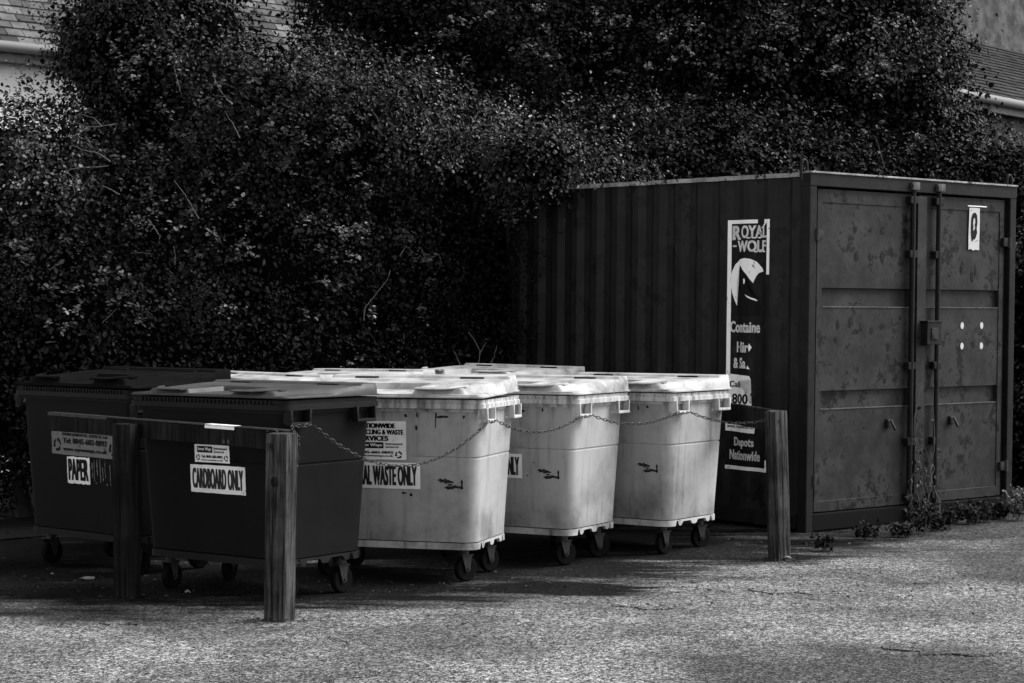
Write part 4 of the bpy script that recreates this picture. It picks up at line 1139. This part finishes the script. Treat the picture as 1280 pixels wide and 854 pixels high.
# ------------------------------------------------------------------ houses behind
def slate_mat():
    t = NT('slate', .12, .55, .45)
    br = t.n.new('ShaderNodeTexBrick'); t.l.new(t.mapping((1, 1, 1)), br.inputs[0])
    tc = t.n.new('ShaderNodeTexCoord'); t.l.new(tc.outputs['UV'], br.inputs[0])
    br.inputs['Scale'].default_value = 1; br.inputs['Brick Width'].default_value = .26; br.inputs['Row Height'].default_value = .17
    br.inputs['Mortar Size'].default_value = .012; br.inputs['Color1'].default_value = (.09, .09, .09, 1); br.inputs['Color2'].default_value = (.20, .20, .20, 1); br.inputs['Mortar'].default_value = (.012, .012, .012, 1)
    rb_ = t.n.new('ShaderNodeRGBToBW'); t.l.new(br.outputs[0], rb_.inputs[0])
    t.color(t.math('MULTIPLY', rb_.outputs[0], t.ramp(t.noise(4, 6, .7), .3, .7, .6, 1.3)))
    t.bump(rb_.outputs[0], .8, .02); return t.m
M['slate'] = slate_mat()
t = NT('render_wall', .5, .9, .2); n_ = t.noise(3.5, 8, .7); t.color(t.mix(t.ramp(n_, .38, .66), .03, .10)); t.bump(t.noise(40, 4), .4, .01); M['render_wall'] = t.m
t = NT('whitewash', .75, .9, .2); t.color(t.mix(t.ramp(t.noise(2.5, 8, .7), .5, .75), .88, .6)); M['whitewash'] = t.m
M['gutter'] = NT('gutter', .16, .6, .2).m
M['glass'] = NT('glass', .02, .08, .8).m
EX, TW = .115, .19
def slate_roof(w_, rise, run, y0, z0):
    """pitched plane made of real overlapping courses; local x along the eave, y up the slope"""
    bm = bmesh.new(); uv = bm.loops.layers.uv.new('UVMap'); Ls = math.hypot(rise, run); n = int(Ls / EX); c, s = run / Ls, rise / Ls
    for k in range(n):
        a0, a1 = k * EX, (k + 1) * EX + .03
        y = [y0 + a0 * c + s * -.018, y0 + a1 * c]; z = [z0 + a0 * s + c * .018, z0 + a1 * s]
        nx = int(w_ / TW); o = (k % 2) * TW / 2
        for i in range(-1, nx + 1):
            xa, xb = max(0, i * TW + o + .004), min(w_, (i + 1) * TW + o - .004)
            if xb - xa < .02: continue
            dz = rng.uniform(-.004, .006)
            v = [bm.verts.new(p) for p in ((xa, y[0], z[0] + dz), (xb, y[0], z[0] + dz + rng.uniform(-.003, .003)), (xb, y[1], z[1]), (xa, y[1], z[1]))]
            f = bm.faces.new(v)
            u = [(xa, a0), (xb, a0), (xb, a1), (xa, a1)]
            for lp, q in zip(f.loops, u): lp[uv].uv = q
            v2 = [bm.verts.new(p) for p in ((xa, y[0] + .01, z[0] + dz - .02), (xb, y[0] + .01, z[0] + dz - .02))]
            bm.faces.new((v2[0], v2[1], v[1], v[0]))
    v = [bm.verts.new(p) for p in ((0, y0 + .05, z0 - .03), (w_, y0 + .05, z0 - .03), (w_, y0 + run, z0 + rise - .06), (0, y0 + run, z0 + rise - .06))]
    bm.faces.new(v)
    return bm
t = NT('slate_tile', .12, .6, .15); geo = t.n.new('ShaderNodeNewGeometry')
t.color(t.math('MULTIPLY', t.ramp(geo.outputs['Random Per Island'], 0, 1, .03, .12), t.ramp(t.noise(5, 6, .7), .3, .7, .6, 1.3))); M['slate'] = t.m
t = NT('mossy_slate', .05, .7, .1); geo = t.n.new('ShaderNodeNewGeometry')
t.color(t.math('MULTIPLY', t.ramp(geo.outputs['Random Per Island'], 0, 1, .007, .025), t.ramp(t.noise(5, 6, .7), .3, .7, .5, 1.5))); M['mossy_slate'] = t.m
def house(loc, rz, w_, dpt, eave, rise, label, wall, name='house'):
    h = empty(name, loc, rz); tag(h, label, 'house')
    bm = bmesh.new(); box(bm, 0, w_, 0, dpt, 0, eave)
    # gables
    for x in (0, w_):
        vs = [bm.verts.new(p) for p in ((x, 0, eave), (x, dpt, eave), (x, dpt / 2, eave + rise))]; bm.faces.new(vs)
    obj('wall', bm, wall, h)
    r1 = obj('roof', slate_roof(w_ + .3, rise * 1.06, dpt / 2 + .25, -.25, eave - .06), M['slate'], h); r1.location.x = -.15
    bm = bmesh.new(); vs = [bm.verts.new(p) for p in ((-.15, dpt / 2, eave + rise * 1.0), (w_ + .15, dpt / 2, eave + rise), (w_ + .15, dpt + .25, eave - .1), (-.15, dpt + .25, eave - .1))]; bm.faces.new(vs[::-1]); obj('roof', bm, M['slate'], h)
    bm = bmesh.new(); tube(bm, [(-.15, -.31, eave - .02), (w_ + .15, -.31, eave - .02)], .055, 10); box(bm, -.1, w_ + .1, -.22, -.19, eave - .16, eave - .01); obj('gutter', bm, M['gutter'], h, 40)
    return h
aH = math.atan2(.66, .75)
pe = P(-90, 52, 19.2)
h1 = house((pe.x, pe.y, 0), aH, 9.0, 6.0, pe.z - .0, 3.6, 'white walled house with slate roof and pale gutter behind the trees at the upper left', M['whitewash'])
for x in (1.6, 4.2):
    bm = bmesh.new(); box(bm, x, x + .9, -.03, .02, 2.1, 3.3); fr_ = obj('window', bm, M['gutter'], h1)
    bm = bmesh.new(); box(bm, x + .06, x + .42, -.036, -.02, 2.16, 3.24); box(bm, x + .48, x + .84, -.036, -.02, 2.16, 3.24); obj('pane', bm, M['glass'], fr_)
# right house: low slate lean-to against a taller rendered wall
pe = P(1180, 118, 25)
h2 = empty('house', (pe.x, pe.y, 0), math.atan2(.766, .643)); tag(h2, 'grey rendered house with lower slate roof and white gutter at the upper right', 'house')
EH = pe.z
bm = bmesh.new(); box(bm, 0, 7, .02, 2.6, 0, EH - .02); obj('wall', bm, M['render_wall'], h2)
bm = bmesh.new(); box(bm, -.6, 8, 1.75, 7, 0, EH + 3.0); obj('wall', bm, M['render_wall'], h2)
obj('roof', slate_roof(7.3, 1.35, 1.95, -.2, EH - .04), M['mossy_slate'], h2).location.x = -.15
bm = bmesh.new(); tube(bm, [(-.2, -.26, EH - .02), (7.3, -.26, EH - .02)], .06, 10); box(bm, -.15, 7.2, -.17, -.12, EH - .16, EH - .03); obj('gutter', bm, M['gutter'], h2, 40)
bm = bmesh.new(); box(bm, -.15, 7.2, 1.72, 1.75, EH + 1.26, EH + 1.33); obj('flashing', bm, M['render_wall'], h2)
bm = bmesh.new(); tube(bm, [(.9, -.2, EH - .05), (.9, -.03, EH - .4), (.9, -.03, .1)], .04, 8); obj('downpipe', bm, M['gutter'], h2, 40)

# ------------------------------------------------------------------ weeds, ivy, litter
def weed(px, py, h, n, label, seed, mat='leaf_dark', dy=0):
    g = G(px, py); r_ = random.Random(seed); root = empty('weed', (g.x, g.y, 0)); tag(root, label, 'weed', 'weeds growing along the foot of the container')
    bm = bmesh.new(); C, N = [], []
    for k in range(n):
        a = r_.uniform(0, 6.28); l = h * r_.uniform(.5, 1); b = Vector((r_.uniform(-.05, .05), r_.uniform(-.03, .03), 0)); tip = b + Vector((math.cos(a) * l * .45, math.sin(a) * l * .3, l))
        m_ = b.lerp(tip, .5) + Vector((0, 0, l * .1)); tube(bm, [b, m_, tip], [.003, .002, .001], 4)
        for q in np.linspace(.25, 1, 6): p = b.lerp(tip, q) + Vector((0, 0, .1 * l * math.sin(q * 3.1))); C.append(tuple(p)); N.append((math.cos(a) * .4, -.5, .8))
    obj('stem', bm, M['twig'], root)
    leaves_object('foliage', np.array(C), np.array(N), .035, M[mat], seed, root, per=4, spread=.018, jitter=.7)
weed(1150, 668, .24, 9, 'leafy weed on the soil in front of the gap between the container doors', 1)
weed(1195, 655, .16, 7, 'low weed under the left part of the right container door', 2)
weed(1240, 650, .18, 7, 'weed under the right hinge side of the right container door', 3)
weed(1272, 652, .34, 12, 'pale weed on the lit ground just right of the container corner', 4, 'leaf_pale')
weed(1085, 676, .14, 7, 'small weed below the middle of the left container door', 5)
weed(1030, 690, .12, 5, 'tiny weed at the near bottom corner of the container', 6)
for i_, (px_, py_, h_, n_w) in enumerate(((1128, 672, .10, 7), (1168, 664, .13, 8), (1182, 662, .18, 8), (1215, 656, .12, 8), (1228, 654, .17, 9), (1256, 650, .14, 8))):
    weed(px_, py_, h_, n_w, ('low dark leaves at the foot of the left lock rod', 'low dark leaves below the lock box', 'taller dark weed between the two container doors on the right', 'flat dark leaves below the white dots on the right door', 'dark weed sprig below the notice on the right door', 'dark weed at the far corner post of the container')[i_], 40 + i_)
# ivy climbing the doors
root = empty('ivy'); bpy.context.view_layer.update()
mw = con.matrix_world; root.location = mw @ Vector((1.3, -.08, 0)); tag(root, 'straggling ivy climbing the lock rods between the container doors', 'ivy')
bm = bmesh.new(); C, N = [], []; r_ = random.Random(8); nrm = (mw.to_3x3() @ Vector((0, -1, 0)))
for k in range(6):
    x = r_.uniform(1.12, 1.6); pts = []; hgt = r_.choice((.5, .7, .95, 1.15)) * r_.uniform(.6, 1)
    for q in range(9):
        x += r_.uniform(-.04, .04); p = mw @ Vector((x, -.045 + r_.uniform(-.02, .01), .02 + hgt * q / 8)) - root.location; pts.append(p)
        if r_.random() < 1.15 - q / 10: C.append(tuple(p)); N.append(tuple(nrm))
    tube(bm, pts, [.005 * (1 - .07 * q) for q in range(9)], 5)
obj('stem', bm, M['twig'], root, 60); leaves_object('foliage', np.array(C), np.array(N), .036, M['leaf'], 31, root, per=3, spread=.03, jitter=.5)
# leaf litter
g_ = np.random.default_rng(4); C = []; r_ = random.Random(15)
while len(C) < 700:
    px = r_.uniform(0, 1280); py = r_.choice((r_.gauss(672, 9), r_.gauss(735, 14)))
    if py < 655: continue
    if px < 900 and py < 700: continue
    p = G(px, py)
    if px > 1000 and p.y > 14.2 + (p.x - 2.13) * .82 - .12: continue
    C.append((p.x, p.y, .016))
C += [(*(G(r_.uniform(0, 1280), r_.uniform(730, 850))).xy, .016) for _ in range(120)]
for q_ in (P1, P2, P3, P0):
    C += [(q_.x + r_.gauss(0, .09), q_.y - .07 + r_.gauss(0, .05), .014) for _ in range(34)]
lt = leaves_object('leaf_litter', np.array(C), np.tile(np.array([[0, 0, 1.0]]), (len(C), 1)), .026, M['leaf_dead'], 5, None, per=1, spread=.004, jitter=.25)
tag(lt, 'scattered small dead leaves and crumbs on the tarmac', 'leaf litter', kind='stuff')
def scrap(px, py, w_, d_, label, seed):
    g = G(px, py); r_ = random.Random(seed); bm = bmesh.new(); n = 10
    top = [bm.verts.new((w_ * math.cos(2 * math.pi * k / n) * r_.uniform(.7, 1.1), d_ * math.sin(2 * math.pi * k / n) * r_.uniform(.7, 1.1), .014 + r_.uniform(0, .012))) for k in range(n)]
    bot = [bm.verts.new((v.co.x, v.co.y, v.co.z - .0025)) for v in top]
    c = bm.verts.new((0, 0, .03)); c2 = bm.verts.new((0, 0, .0275))
    for k in range(n):
        bm.faces.new((top[k], top[(k + 1) % n], c)); bm.faces.new((bot[(k + 1) % n], bot[k], c2)); bm.faces.new((top[(k + 1) % n], top[k], bot[k], bot[(k + 1) % n]))
    o = obj('litter_scrap', bm, M['old_sticker']); o.location = (g.x, g.y, 0); tag(o, label, 'litter', 'scraps of litter on the ground')
scrap(160, 742, .06, .02, 'thin pale scrap lying at the foot of the far timber post', 1)
scrap(234, 744, .016, .012, 'tiny white scrap on the ground between the two left posts', 2)
scrap(65, 722, .014, .012, 'tiny pale scrap on the dark ground below the paper bin', 3)
scrap(985, 701, .03, .012, 'small pale scrap at the foot of the leaning post', 4)
scrap(108, 727, .05, .012, 'flat pale scrap on the dark ground left of the far timber post', 5)
